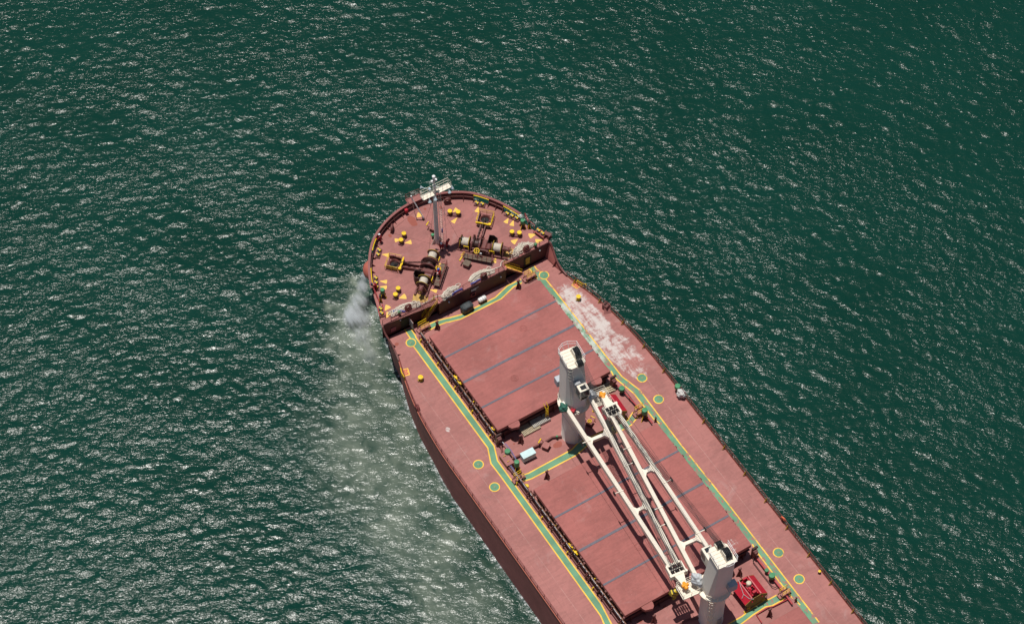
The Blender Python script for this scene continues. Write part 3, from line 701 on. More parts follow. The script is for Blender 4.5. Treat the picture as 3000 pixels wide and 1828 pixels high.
# ------------------------------------------------------------------ foremast
bz = fz(38.1); mt = thing('foremast', 'tall cream foremast with cross platform at the bow', 'mast', (0, 38.1, bz))
mb = MB(); mb.rings([[Vector((rx*math.cos(a), 38.1+ry*math.sin(a), z)) for a in np.linspace(0, 2*PI, 15)[:-1]] for z, rx, ry in ((bz,.30,.36),(bz+5,.27,.32),(13.9,.22,.26),(15.2,.2,.22),(15.25,.12,.12),(16.6,.10,.10))])
mb.build('mast_column', m_cgrey, mt, smooth=True)
mb = MB()
for a in (0, PI/2, PI, 1.5*PI):
    d = Vector((math.cos(a), math.sin(a), 0)); c = Vector((0, 38.1, bz)); mb.plate([c+d*.2, c+d*.85, c+d*.8+Vector((0,0,.12)), c+d*.25+Vector((0,0,1.3))], d.cross(Vector((0,0,1))), .05)
mb.each('base_gusset', m_cream, mt)
PZ = 13.95
for s, x0, x1 in ((-1, -1.95, -.3), (1, .28, 2.15)):
    mb = MB(); mb.box(((x0+x1)/2, 37.95, PZ), (x1-x0, .85, .07)); pf = mb.build('platform_wing', m_cream, mt)
    mb = MB(); e = x0 if s < 0 else x1; i = x1 if s < 0 else x0
    for z in (.5, 1.0): mb.tube([(i, 38.38, PZ+z), (e, 38.38, PZ+z), (e, 37.53, PZ+z), (i, 37.53, PZ+z)], .028, 5)
    for x in np.linspace(i, e, 4):
        for y in (38.38, 37.53): mb.tube([(x, y, PZ), (x, y, PZ+1.0)], .024, 5)
    mb.build('wing_railing', m_cream, mt)
for x, y in ((-1.15, 37.35), (-.35, 37.3), (1.75, 37.35), (2.35, 37.75)):
    mb = MB(); mb.lathe([(.06,.2),(.09,.1),(.24,-.14),(.25,-.22),(.2,-.24)], (x, y, PZ-.35), 12, axis=(.15,.35,1)); mb.tube([(x, y, PZ-.2), (x*.93, 37.6, PZ)], .03, 5); mb.build('floodlight', M('lamp_pale_blue', (.5,.58,.62), .35, var=.1), mt, smooth=True)
mb = MB(); mb.lathe([(.1,0),(.22,.03),(.22,.4),(.12,.5)], (0, 38.1, 16.6), 12); mb.box((-.28, 38.1, 16.1), (.26, .26, .34), ch=.03); mb.box((.3, 38.15, 16.0), (.3, .3, .3), ch=.03); mb.build('navigation_light', m_white, mt)
mb = MB(); mb.lathe([(.04,0),(.05,.5),(.07,.6),(.2,.9),(.22,.95)], (-.75, 38.5, PZ+.55), 12, axis=(-.75,.45,.35)); mb.box((-.55, 38.35, PZ+.45), (.3,.3,.4)); mb.build('horn', M('lamp_pale_blue', (.5,.58,.62)), mt)
mb = MB(); lx = .38
for x in (lx-.02, lx+.36): mb.tube([(x, 37.75, bz), (x, 37.85, PZ)], .028, 5)
for k in range(30): mb.tube([(lx-.02, 37.76, bz+.2+k*.36), (lx+.36, 37.76, bz+.2+k*.36)], .02, 4)
for k in range(6): mb.torus((lx+.17, 37.5, bz+2.4+k*1.35), .36, .018, n=10, m=4, a0=-PI, a1=0)
mb.build('ladder', m_cream, mt)
for k, q in enumerate((PF('A',1165,1370), PF('A',570,1080), PF('A',1395,680), PF('B',230,1190), PF('A',1105,930))):
    mb = MB(); mb.tube([(0, 38.1, 13.2), (q.x, q.y, q.z+.3)], .014, 4); mb.build('stay_wire', m_black, mt)
mb = MB(); mb.box((.55, 37.6, bz+2.6), (.16, .1, .75)); mb.build('blue_pouch', m_blue, mt)

# white jackstaff tripod
q = PF('A', 1075, 880); t = thing('jackstaff', 'white jackstaff tripod beside the port bow lookout platform', 'staff', q)
topj = q + Vector((-1.0, 1.1, 4.3))
mb = MB(); mb.tube([q, q+Vector((0,0,.5)), topj], [.07,.09,.07], 8); mb.lathe([(.05,0),(.11,.05),(.11,.25),(.05,.3)], topj, 8); mb.build('main_leg', m_white, t)
q2 = PF('A', 940, 780); mb = MB(); mb.tube([q2, topj], .035, 6); mb.build('brace_leg', m_grey, t)
mb = MB(); mb.box(q+Vector((0,0,.2)), (.25,.25,.4)); mb.build('foot_bracket', m_dark, t)

# lookout platform hung outside the bow bulwark
i = nearest(PF('A', 960, 690)); c = rim(i, 1.22, .45*OUT); dirv = (HT[i+1]-HT[i-1]).normalized(); nv = Vector((-dirv.y, dirv.x, 0))*OUT
t = thing('lookout_platform', 'red-brown platform with thin railing jutting over the bow beside the jackstaff', 'platform', c)
mb = MB(); mb.box(c, (2.1, 1.0, .08), rz=math.atan2(dirv.y, dirv.x)); mb.build('platform_plate', m_fdeck, t)
mb = MB()
for z in (.5, 1.0): mb.tube([c+dirv*-1.0-nv*.4+Vector((0,0,z)), c+dirv*-1.0+nv*.48+Vector((0,0,z)), c+dirv*1.0+nv*.48+Vector((0,0,z)), c+dirv*1.0-nv*.4+Vector((0,0,z))], .025, 5)
for a in (-1, -.33, .33, 1): mb.tube([c+dirv*a+nv*.48, c+dirv*a+nv*.48+Vector((0,0,1))], .025, 5)
mb.build('platform_railing', m_rail, t)
# red hose box at the bulwark
q = PF('A', 808, 790); t = thing('hose_box', 'small bright red box standing against the port bow bulwark', 'box', q)
mb = MB(); mb.box(q+Vector((0,0,.75)), (.42,.36,.5), ch=.03); mb.build('case', m_red, t)
mb = MB(); mb.box(q+Vector((0,0,.25)), (.12,.12,.5)); mb.build('post', m_brown, t)

# ------------------------------------------------------------------ bollards
def bollard_pair(label, t, a, b2, rotbase=True):
    A0, B0 = PF(t, *a, .75), PF(t, *b2, .75); A0.z -= .75; B0.z -= .75; c = (A0+B0)/2; d = (B0-A0); rz = math.atan2(d.y, d.x); L = d.length
    o = thing('mooring_bollard', label, 'bollard', c, 'yellow-topped double bollards')
    mb = MB(); mb.box(c+Vector((0,0,.10)), (L+.75, .55, .2), rz=rz); mb.build('base_plate', m_brown, o)
    for q in (A0, B0):
        mb = MB(); mb.lathe([(.27,.18),(.25,.3),(.25,.72)], q, 18); ps = mb.build('post', m_ydull if 0 else m_dark, o, smooth=True)
        mb = MB(); mb.lathe([(.27,.72),(.31,.74),(.31,.83),(.29,.85),(.02,.86)], q, 20); mb.build('post_cap', m_yel, ps, smooth=True)
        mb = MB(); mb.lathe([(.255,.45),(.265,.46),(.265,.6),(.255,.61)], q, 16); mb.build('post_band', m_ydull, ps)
    return o
bollard_pair('yellow-topped double bollard on the port bow beside the man at the bulwark', 'A', (768,1095), (722,1195))
bollard_pair('yellow-topped double bollard on the bow just starboard of the foremast', 'A', (1490,745), (1620,758))
bollard_pair('yellow-topped double bollard ahead of the starboard-corner rope pile', 'B', (1072,1067), (1188,1082))
bollard_pair('yellow-topped double bollard beside the green vent on the port forecastle', 'C', (677,775), (634,870))
def single(label, t, a, r, h):
    q = P(t, *a, h); q.z = 0; o = thing('deck_bollard', label, 'bollard', q, 'single bollards on the main deck')
    mb = MB(); mb.lathe([(r*1.05,0),(r*.8,.05),(r*.8,h)], q, 18); mb.tube([q+Vector((-r*1.5,0,h*.45)), q+Vector((r*1.5,0,h*.45))], r*.25, 8); mb.build('post', m_ydull if r > .2 else m_dark, o, smooth=True)
    mb = MB(); mb.lathe([(r*.82,h-.04),(r*1.1,h-.02),(r*1.1,h+.06),(.02,h+.09)], q, 18); mb.build('cap', m_yel, o, smooth=True)
single('single yellow-topped bollard standing on the clean port side deck', 'E', (560,925), .30, .7)
single('single yellow-topped bollard standing in the dusty white patch on deck', 'O', (553,532), .28, .7)
single('small yellow-topped post near the starboard railing beside hatch two', 'Q', (1033,1181), .16, .45)
# ------------------------------------------------------------------ roller fairleads
def fairlead(label, pts, red=False, raised=0.0):
    qs = [PF(t, x, y, .45+raised) for t, x, y in pts]; c = sum(qs, Vector())/len(qs); c.z = fz(c.y)
    d = qs[-1]-qs[0]; rz = math.atan2(d.y, d.x); L = d.length
    o = thing('roller_fairlead', label, 'fairlead', c, 'yellow and black roller fairleads')
    mb = MB(); mb.box(c+Vector((0,0,.11+raised/2)), (L+.75, .62, .2+raised), rz=rz); mb.build('bed', m_brown, o)
    for q in qs:
        z = fz(c.y)+.2+raised; mb = MB(); loc = Vector((q.x, q.y, z))
        mb.lathe([(.17,0),(.14,.1),(.14,.2),(.24,.28),(.25,.33),(.2,.38),(.02,.40)], loc, 16)
        r_ = mb.build('roller', m_roll, o, smooth=True); 
        me_ = r_.data; off = loc-c
        for v in me_.vertices: v.co -= off
        r_.location = off
    if red:
        mb = MB(); Rz = Matrix.Rotation(rz, 3, 'Z')
        for s in (-1, 1): mb.tube([c+Rz@Vector((-L/2-.5, .36*s, .1)), c+Rz@Vector((-L/2-.5,.36*s,.55)), c+Rz@Vector((L/2+.5,.36*s,.55)), c+Rz@Vector((L/2+.5,.36*s,.1))], .05, 6)
        mb.build('red_frame', m_redp, o)
    return o
fairlead('two-roller fairlead in the port bulwark between the lookout man and the windlass', [('A',378,1350),('A',358,1420)])
fairlead('three-roller fairlead in the port bulwark under the leaning man', [('C',325,605),('C',330,680),('C',338,748)])
fairlead('two-roller fairlead in a red frame at the aft port corner of the forecastle', [('C',400,1090),('C',418,1160)], red=True)
fairlead('two-roller fairlead in the bow bulwark opening ahead of the starboard windlass', [('B',520,610),('B',605,627)])
fairlead('three-roller fairlead in the starboard bulwark beside the tall green vent', [('B',998,775),('B',1070,812),('B',1145,850)])
fairlead('two-roller fairlead on a raised dark bed at the starboard corner', [('B',1487,1040),('B',1552,1088)], red=True, raised=.35)
q = PF('B', 1630, 1150); t = thing('chock_frame', 'dark red open mooring frame at the outermost starboard corner', 'mooring frame', q)
mb = MB(); rz = .9
for s in (-1, 1): mb.box(q+Vector((.0,s*.45,.35)), (.5,.08,.7), rz=.5)
mb.box(q+Vector((0,0,.68)), (.55,1.0,.08), rz=.5); mb.box(q+Vector((0,0,.1)), (.6,1.1,.18), rz=.5); mb.build('frame', m_brown, t)
# ring chocks
def chock(label, q, ax, R=.36, r=.17, g='ring-shaped mooring chocks'):
    o = thing('ring_chock', label, 'mooring chock', q, g)
    mb = MB(); mb.torus(q+Vector((0,0,R+r+.12)), R, r, axis=ax, n=20, m=10); mb.build('ring', m_brown, o, smooth=True)
    a = math.atan2(ax[1], ax[0]); mb = MB(); mb.box(q+Vector((0,0,.14)), (.42, .95, .28), rz=a, ch=.03); mb.build('pedestal', m_brown, o)
chock('ring chock in the bow bulwark ahead of the foremast', PF('A',1455,625), (.35,1,0))
chock('ring chock in the port bow bulwark next to the lookout man', PF('A',585,1050), (-.8,.6,0))
chock('ring chock standing in the long rope pile at the middle of the break', PF('D',630,620), (0,1,0), .36, .16)
chock('ring chock standing in the beige rope pile at the starboard corner', PF('B',1295,1365), (0,1,0), .34, .16)
chock('ring chock standing in the rope pile at the port corner', PF('C',835,1110), (0,1,0), .36, .16)
# ------------------------------------------------------------------ mushroom vents
def vent(label, q, h, R, fins=False, mat=None, neckmat=None, r0=None):
    o = thing('mushroom_vent', label, 'vent', q, 'mushroom vents on deck')
    mb = MB(); mb.lathe([(r0 or R*.75,0),(R*.55,.1),(R*.55,h*.65)], q, 16); mb.build('neck', neckmat or m_dark, o, smooth=True)
    mb = MB(); mb.lathe([(R*.5,h*.55),(R*.92,h*.57),(R,h*.62),(R,h*.92),(R*.9,h*.985),(.02,h)], q, 18); mb.build('head', mat or m_grn, o, smooth=True)
    if fins:
        for a in (.4, 2.0, 3.6, 5.2):
            d = Vector((math.cos(a), math.sin(a), 0)); mb = MB(); mb.plate([q+d*R*.5, q+d*R*1.9, q+d*R*.5+Vector((0,0,h*.55))], d.cross(Vector((0,0,1))), .035); f_ = mb.build('fin', m_brown, o)
            mb = MB(); mb.bar(q+d*(R*1.93)+Vector((0,0,.02)), q+d*R*.53+Vector((0,0,h*.56)), .06, .06); mb.build('fin_edge', m_yel, f_)
vent('green mushroom vent on dark fins ahead of the port double bollard', PF('C',440,905), 1.6, .30, True)
vent('green mushroom vent on dark fins beside the starboard three-roller fairlead', PF('B',1240,1000), 1.6, .30, True)
vent('green mushroom vent at the foot of the foremast', PF('A',1222,1165), .8, .23)
vent('small green vent beside the starboard-corner rope pile', PF('B',1440,1310), .75, .22)
vent('small green vent in the port-corner rope pile', PF('C',695,1195), .75, .20)
vent('slim dark vent with a fin base behind the port roller fairlead', PF('C',402,985), 1.5, .13, True, m_tarpd, r0=.25)
vent('slim dark vent with a fin base at the starboard railing of the forecastle', PF('B',1342,1010), 1.5, .13, True, m_tarpd, r0=.25)
vent('green mushroom vent on the cross deck between the pipes and the pale blue box', P('H',535,780), 1.3, .38)
vent('green mushroom vent on yellow-edged fins behind the pale blue box', P('H',672,1000), 2.3, .34, True)
vent('fat green mushroom vent beside the slatted pallet at the starboard walkway', P('G',975,850), 1.3, .38)
vent('green mushroom vent on dark fins where the middle walkway meets the starboard one', P('G',1268,1170), 2.0, .38, True)
vent('small green mushroom vent on the red pipe beside the red grab', P('K',1055,858), .9, .26)
vent('fat green mushroom vent on the red pipe beside the red grab', P('K',1118,945), 1.35, .40)
vent('green mushroom vent hanging at the starboard railing beside the white bundle', P('G',1695,820), 1.3, .38)
vent('tiny green valve head on the brown cross-deck pipe', P('H',1258,530), .75, .14)

# ------------------------------------------------------------------ windlasses
def chainmesh(a, b2, n, L=.30, r=.05, sag=0.0):
    mb = MB(); a, b2 = Vector(a), Vector(b2); d = (b2-a).normalized()
    for k in range(n):
        c = a.lerp(b2, (k+.5)/n)-Vector((0,0,sag*math.sin(PI*(k+.5)/n))); s = d.cross(Vector((0,0,1))).normalized() if k % 2 else d.cross(d.cross(Vector((0,0,1)))).normalized()
        pts = []
        for j in range(10):
            t_ = 2*PI*j/10; pts.append(c + d*math.cos(t_)*L*.62 + s*math.sin(t_)*L*.34)
        pts.append(pts[0]); mb.tube(pts, r, 5, cap=False)
    return mb
def windlass(label, d0, d1, hawse, hl):
    c = (d0+d1)/2; c.z = fz(c.y); Xa = (d1-d0); Xa.z = 0; half = Xa.length/2; Xa.normalize(); Ya = Vector((-Xa.y, Xa.x, 0))
    if (hawse-c).dot(Ya) < 0: Ya = -Ya
    Mx = Matrix(((Xa.x, Ya.x, 0, c.x), (Xa.y, Ya.y, 0, c.y), (0, 0, 1, c.z), (0, 0, 0, 1)))
    o = thing('anchor_windlass', label, 'windlass', c, 'anchor windlasses'); B = lambda: MB(Mx)
    ax = (1,0,0); H = 1.15
    mb = B()
    for y in (-.75, .75): mb.box((.3, y, .12), (2*half+2.4, .22, .24))
    for x in (-half-.75, -half+.72, -.05, half-.85, half+.72): mb.box((x, 0, .12), (.2, 1.5, .22))
    mb.build('bed_frame', m_brown, o)
    for x in (-half-.78, -half+.78, -.02, half-.78, half+.8):
        mb = B(); mb.plate([(x,-.75,.2),(x,-.28,H+.25),(x,.28,H+.25),(x,.75,.2)], (1,0,0), .16); mb.build('bearing_stand', m_brown, o)
    mb = B(); mb.tube([(-half-.9, 0, H), (half+1.9, 0, H)], .13, 10); mb.build('main_shaft', m_brown, o, smooth=True)
    for s in (-1, 1):
        x = s*half
        mb = B(); mb.lathe([(.50,-.48),(.53,-.44),(.53,.44),(.50,.48)], (x, 0, H), 22, axis=ax); 
        w_ = 12
        dr = mb.build('rope_drum', m_rope, o, smooth=True)
        mb = B()
        for k in range(13): mb.torus((x-.42+k*.07, 0, H), .525, .037, axis=ax, n=22, m=5)
        mb.build('rope_turns', m_rope, dr, smooth=True)
        for e in (-.56, .56):
            mb = B(); mb.lathe([(.2,-.04),(.80,-.04),(.82,0),(.80,.04),(.2,.04)], (x+e, 0, H), 26, axis=ax); f_ = mb.build('drum_flange', m_dark if e*s < 0 else m_brown, o)
            mb = B(); mb.torus((x+e*1.0, 0, H), .80, .035, axis=ax, n=26, m=5); mb.build('flange_rim', m_ydull, f_)
    # chain wheel with its guard
    gx = -.62
    mb = B(); mb.lathe([(.3,-.42),(.88,-.40),(.90,-.30),(.55,-.2),(.52,.2),(.90,.30),(.88,.40),(.3,.42)], (gx, 0, H), 24, axis=ax); mb.build('chain_wheel', m_dark, o, smooth=True)
    for e in (-.5, .52):
        mb = B(); pts = [(gx+e, r_*math.cos(a), H+r_*math.sin(a)) for r_, a in [(1.12, a) for a in np.linspace(.1, PI-.1, 10)] + [(.82, a) for a in np.linspace(PI-.1, .1, 10)]]
        mb.plate(pts, (1,0,0), .14); mb.build('brake_band', m_brown, o)
    mb = B(); mb.box((gx-.5, .95, .75), (.16, .5, 1.2)); mb.box((gx+.55, -1.0, .7), (.14, .25, 1.3)); mb.box((gx+.2, 1.2, .5), (1.0, .14, .5)); mb.build('brake_frame', m_brown, o)
    # gear case, motor, cross shaft
    mb = B(); mb.box((.45, -.15, .95), (.65, 1.5, 1.3), ch=.12); mb.build('gear_case', m_brown, o)
    mb = B(); mb.box((1.05, -.35, .8), (.55, .8, .8), ch=.08); mb.lathe([(.1,-.5),(.34,-.48),(.36,.3),(.28,.45),(.1,.46)], (1.05, -.3, 1.25), 16, axis=(0,1,0)); mb.box((1.05, -.9, .6), (.6, .35, .7), ch=.05); mb.build('hydraulic_motor', m_brown, o)
    mb = B(); pl = [(1.9,.15),(1.9,1.15),(1.35,1.5),(.75,1.45),(.75,.15)]; mb.prism(pl, .15, .2)
    for a, b2 in zip(pl, pl[1:]+pl[:1]):
        if a == (.75,.15) : continue
        mb.plate([(a[0],a[1],.15),(b2[0],b2[1],.15),(b2[0],b2[1],1.55),(a[0],a[1],1.55)], Vector((a[1]-b2[1], b2[0]-a[0], 0)), .05)
    mb.build('open_gear_housing', m_dark, o)
    mb = B(); mb.tube([(-1.1,-.95,1.3), (1.1,-.95,1.3)], .09, 8); mb.tube([(.1,1.2,1.0),(.1,-.9,1.35)], .09, 8); mb.box((.1,.3,1.25), (.3,.5,.3), ch=.04); mb.build('brake_shaft', m_brown, o)
    mb = B(); mb.torus((-.3,-1.35,1.45), .34, .05, axis=(0,-.5,1), n=20, m=6); 
    Q = Vector((0,0,1)).rotation_difference(Vector((0,-.5,1))).to_matrix()
    for a in (0, PI/2): mb.tube([Vector((-.3,-1.35,1.45))+Q@Vector((math.cos(a)*.34*s, math.sin(a)*.34*s, 0)) for s in (-1,1)], .04, 5)
    mb.build('brake_handwheel', m_yel, o)
    mb = B(); mb.tube([(-.3,-1.35,1.4),(-.3,-1.0,.9),(-.3,-.9,.3)], .05, 6); mb.box((.25,-1.4,1.0), (.3,.2,.35), ch=.03); mb.build('control_stand', m_grey, o)
    for x in (-half+.35, half-.55):
        mb = B(); mb.tube([(x-.3,-.95,1.1),(x-.3,-1.05,1.55),(x+.35,-1.05,1.55),(x+.35,-1.15,1.1)], .05, 6); mb.build('brake_lever', m_yel, o)
    # warping head outboard
    mb = B(); mb.lathe([(.2,0),(.34,.03),(.34,.1),(.27,.3),(.30,.62),(.40,.72),(.40,.78),(.2,.8)], (half+.9, 0, H), 18, axis=ax); mb.build('warping_head', m_brown, o, smooth=True)
    mb = B(); mb.lathe([(.20,0),(.22,.02),(.22,.04),(.02,.05)], (half+1.7, 0, H), 14, axis=ax); mb.build('warping_cap', m_ydull, o)
    # operator platform with rails on the aft side
    px0, px1, py0, py1 = -half+.2, half-.35, -2.05, -1.25
    mb = B(); mb.box(((px0+px1)/2, (py0+py1)/2, .42), (px1-px0, py1-py0, .05)); pl_ = mb.build('operator_platform', m_tan, o)
    mb = B()
    for k in range(7):
        x = px0+(px1-px0)*k/6
        for y in (py0, py1): mb.tube([(x, y, 0), (x, y, 1.45 if y == py0 else .45)], .028, 5)
        mb.tube([(x, py0, .45), (x, py1, .45)], .03, 4)
    for z in (.8, 1.1, 1.45): mb.tube([(px0, py1, z), (px0, py0, z), (px1, py0, z), (px1, py1, z)], .028, 5)
    mb.build('platform_railing', m_rail, pl_)
    # chain to the hawse
    hw = Mx.inverted() @ hawse; hy = hw.y
    e = Mx @ Vector((gx, .35, H+.62)); f_ = Vector((hawse.x, hawse.y, fz(hawse.y)+.55)); mid = Mx @ Vector((gx*.5+hw.x*.5, hy-1.3, .95))
    n1 = max(4, int((mid-e).length/.33)); chainmesh(e, mid, n1, .32, .055).build('anchor_chain', m_dark, o)
    chainmesh(mid, f_, max(3, int((f_-mid).length/.33)), .32, .055).build('anchor_chain', m_dark, o)
    for e2 in (-.32, .32):
        mb = B(); mb.plate([(gx*.6+hw.x*.4+e2, 1.3, 0), (gx*.6+hw.x*.4+e2, 1.3, .55), (hw.x+e2, hy-1.1, .75), (hw.x+e2, hy-.9, 0)], (1,0,0), .12); mb.build('chain_guide', m_brown, o)
    # hawse pipe mouth with stopper bar and yellow rails
    hp = thing('hawse_pipe', hl, 'hawse pipe', (hawse.x, hawse.y, fz(hawse.y)), 'railed hawse pipe mouths'); Hm = Matrix(((Xa.x, Ya.x, 0, hawse.x), (Xa.y, Ya.y, 0, hawse.y), (0, 0, 1, fz(hawse.y)), (0, 0, 0, 1)))
    mb = MB(Hm); mb.lathe([(.82,0),(.82,.1),(.74,.36),(.62,.40),(.55,.3),(.5,.02)], (0, 0, 0), 24); mb.build('pipe_lip', m_brown, hp, smooth=True)
    mb = MB(Hm); mb.lathe([(.02,.04),(.54,.04),(.54,.06),(.02,.06)], (0,0,0), 20); mb.build('pipe_mouth', M('hawse_black', (.006,.006,.006), .7), hp)
    for s in (-1, 1):
        mb = MB(Hm); mb.plate([(s*.85,-.7,0),(s*.85,.85,0),(s*.85,.85,.7),(s*.85,.3,.85),(s*.85,-.7,.6)], (1,0,0), .06); mb.build('side_cheek', m_brown, hp)
    mb = MB(Hm)
    for z in (.55, 1.0): mb.tube([(-1.0,-.75,z),(-1.0,.95,z),(1.0,.95,z),(1.0,-.75,z)], .035, 6)
    for x, y in ((-1,-.75),(-1,.1),(-1,.95),(0,.95),(1,.95),(1,.1),(1,-.75)): mb.tube([(x,y,0),(x,y,1.0)], .03, 5)
    mb.build('guard_rail', m_yel, hp)
    mb = MB(Hm); mb.box((0,-1.0,.62), (2.0,.22,.22), ch=.03); mb.lathe([(.2,0),(.2,.25)], (.85,-1.0,.6), 12); mb.bar((-1.05,-1.0,.7), (.3,-1.15,.85), .12, .12); mb.build('chain_stopper_bar', m_yel, hp)
    mb = MB(Hm); mb.box((0,-1.0,.25), (1.6,.5,.5), ch=.04); mb.build('stopper_block', m_dark, hp)
    return o
zd = 4.35
windlass('starboard windlass, beige rope drums, chain leading ahead under a yellow bar', P('S',330,950,zd), P('S',1275,1125,zd), PF('S',915,370), 'hawse pipe mouth in a yellow rail cage ahead of the starboard windlass')
windlass('port windlass with white rope drums and the blue-helmeted man on its platform', P('T',1370,185,zd), P('T',1125,880,zd), PF('T',330,440), 'hawse pipe mouth in a yellow rail cage beside the port windlass')

# ------------------------------------------------------------------ rope piles on the forecastle break
def rope_pile(label, path, width, strands, mat=m_rope, blue=None, loops=0, seed=1, hgt=.3):
    r = random.Random(seed); path = [Vector(q) for q in path]; c = path[0]
    o = thing('rope_pile', label, 'rope', c, 'mooring ropes flaked on the forecastle')
    mb = MB()
    for k in range(strands):
        off = (k/(strands-1)-.5)*width; zz = .05+hgt*(1-(2*off/width)**2)*r.uniform(.35, 1.0); pts = []
        s0, s1 = r.uniform(0, .06), r.uniform(.94, 1.0)
        for j in range(9):
            f = s0+(s1-s0)*j/8; i = min(len(path)-2, int(f*(len(path)-1))); g = f*(len(path)-1)-i; q = path[i].lerp(path[i+1], g)
            d = (path[i+1]-path[i]).normalized(); nn = Vector((-d.y, d.x, 0))
            taper = .55+.45*math.sin(PI*min(1, max(0, f)))
            pts.append(q+nn*(off*taper+r.uniform(-.05,.05))+Vector((0,0,zz*(.6+.4*math.sin(PI*f))+r.uniform(0,.03))))
        mb.tube(catmull(pts, 2), .047, 5)
    for k in range(loops):
        f = r.random(); i = min(len(path)-2, int(f*(len(path)-1))); q = path[i].lerp(path[i+1], f*(len(path)-1)-i)+Vector((r.uniform(-.5,.5)*width, r.uniform(-.4,.4)*width, r.uniform(.08,hgt+.08)))
        R = r.uniform(.16,.38); a0 = r.uniform(0,6)
        mb.tube([q+Vector((R*math.cos(a0+a), R*.6*math.sin(a0+a)*(1+.2*math.sin(3*a)), .05*math.sin(2*a))) for a in np.linspace(0, 5.6, 12)], .047, 5)
    mb.build('rope_strands', mat, o, smooth=True)
    if blue:
        for pts in blue:
            mb = MB()
            for k in range(4): mb.tube(catmull([Vector(q)+Vector((r.uniform(-.09,.09), r.uniform(-.09,.09), .12+.06*k)) for q in pts], 3), .05, 5)
            mb.build('blue_strand', m_blue, o, smooth=True)
rope_pile('beige rope heap around a ring chock at the starboard corner', [PF('B',1120,1440), PF('B',1170,1370), PF('B',1260,1290), PF('B',1400,1290)], 1.15, 22, loops=46, seed=2)
rope_pile('long white rope pile with blue end beside the middle ring chock', [PF('D',410,690), PF('D',490,600), PF('D',600,550), PF('D',810,505)], 1.1, 24, blue=[[PF('D',425,730), PF('D',500,690), PF('D',570,650)]], loops=8, seed=3, hgt=.4)
rope_pile('white rope pile with blue edge between the flush hatch and port stair', [PF('C',1375,945), PF('C',1440,880), PF('C',1530,800), PF('C',1640,775)], 1.1, 24, blue=[[PF('C',1530,890), PF('C',1590,835), PF('C',1690,795)]], loops=8, seed=4, hgt=.4)
rope_pile('tangled white and blue rope pile at the port corner', [PF('C',600,1200), PF('C',680,1130), PF('C',800,1060), PF('C',1050,1025)], 1.0, 20, blue=[[PF('C',590,1165), PF('C',680,1145), PF('C',790,1150)]], loops=34, seed=5)
def line(label, pts, name='loose_rope'):
    mb = MB(); q = catmull([Vector(p_)+Vector((0,0,.06)) for p_ in pts], 4); mb.tube(q, .06, 6); one(mb, name, m_rope, label, 'rope', q[0], 'single rope lines on the forecastle', smooth=True)
line('single white rope line leading from the middle pile past the starboard stair', [PF('D',800,470), PF('D',890,440), PF('D',915,360), PF('D',1080,300)])
line('single white rope line leading from the port pile over the port stair', [PF('C',1050,1030), PF('C',1180,960), PF('C',1260,915), PF('C',1370,890)])

# ------------------------------------------------------------------ small access hatches with yellow handles
def access(label, q, rz, wheel=False, s=1.0, lid=m_fdeck):
    o = thing('access_hatch', label, 'access hatch', q, 'small raised access hatches')
    Mx = Matrix.Translation(q) @ Matrix.Rotation(rz, 4, 'Z') @ Matrix.Scale(s, 4); B = lambda: MB(Mx)
    mb = B(); mb.box((0,0,.3), (.78,.78,.6), ch=.05); mb.build('coaming', m_brown, o)
    mb = B(); mb.box((0,0,.66), (.92,.92,.10), ch=.04); mb.build('lid', lid, o)
    mb = B(); mb.tube([(-.3,.45,.6),(-.3,.85,1.0)], .035, 5); mb.tube([(.3,.45,.6),(.3,.85,1.0)], .035, 5); mb.build('handle_frame', m_rail, o)
    mb = B(); mb.tube([(-.36,.88,1.02),(.36,.88,1.02)], .09, 10); mb.build('counterweight', m_yel, o, smooth=True)
    if wheel:
        mb = B(); mb.torus((0,0,.85), .26, .04, n=16, m=6); mb.tube([(-.26,0,.85),(.26,0,.85)], .03, 5); mb.tube([(0,-.26,.85),(0,.26,.85)], .03, 5); mb.tube([(0,0,.7),(0,0,.85)], .04, 6); mb.build('handwheel', m_yel, o)
        mb = B(); mb.tube([(.75,.2,0),(.75,.2,.9),(.75,-.4,.9),(.75,-.4,0)], .05, 6); mb.build('grab_rail', m_yel, o)
access('small access hatch with tan lid ahead of the middle rope pile', PF('D',365,425), .55, lid=m_tan)
access('small open access hatch on the port side of the foremast foot', PF('A',1225,1040), .55, s=.9)
access('small access hatch with yellow counterweight beside the blue box', P('H',1098,660), .55)
access('small access hatch with yellow handwheel in the shade of the forward crane', P('G',560,1250), .5, wheel=True, s=.95)

# ------------------------------------------------------------------ stairs at the forecastle break
def stair(label, top, bot, wdt, name='steel_stair'):
    o = thing(name, label, 'stair', bot, 'yellow stairs at the forecastle break')
    d = bot-top; nn = Vector((0,1,0)); n = 13
    for s in (-1, 1):
        mb = MB(); mb.bar(top+nn*s*wdt/2, bot+nn*s*wdt/2, .05, .22); mb.build('stringer', m_brown, o)
        mb = MB(); u = Vector((0,0,.95))
        for k in (.5, 1.0): mb.tube([top+nn*s*wdt/2+u*k, bot+nn*s*wdt/2+u*k], .03, 5)
        for f in (0.02, .35, .68, .98): p_ = top.lerp(bot, f)+nn*s*wdt/2; mb.tube([p_, p_+u], .03, 5)
        mb.build('handrail', m_yel, o)
    for k in range(n):
        p_ = top.lerp(bot, (k+.5)/n); mb = MB(); mb.box(p_+Vector((0,0,.06)), (.2, wdt-.06, .04)); t_ = mb.build('tread', m_salmon, o)
        mb = MB(); mb.box(p_+Vector((math.copysign(.11, d.x),0,.065)), (.05, wdt-.06, .06)); mb.build('tread_nosing', m_yel, t_)
stair('yellow-railed steel stair climbing the break on the port side', Vector((-4.75,30.25,2.78)), Vector((-6.85,30.25,.0)), .66)
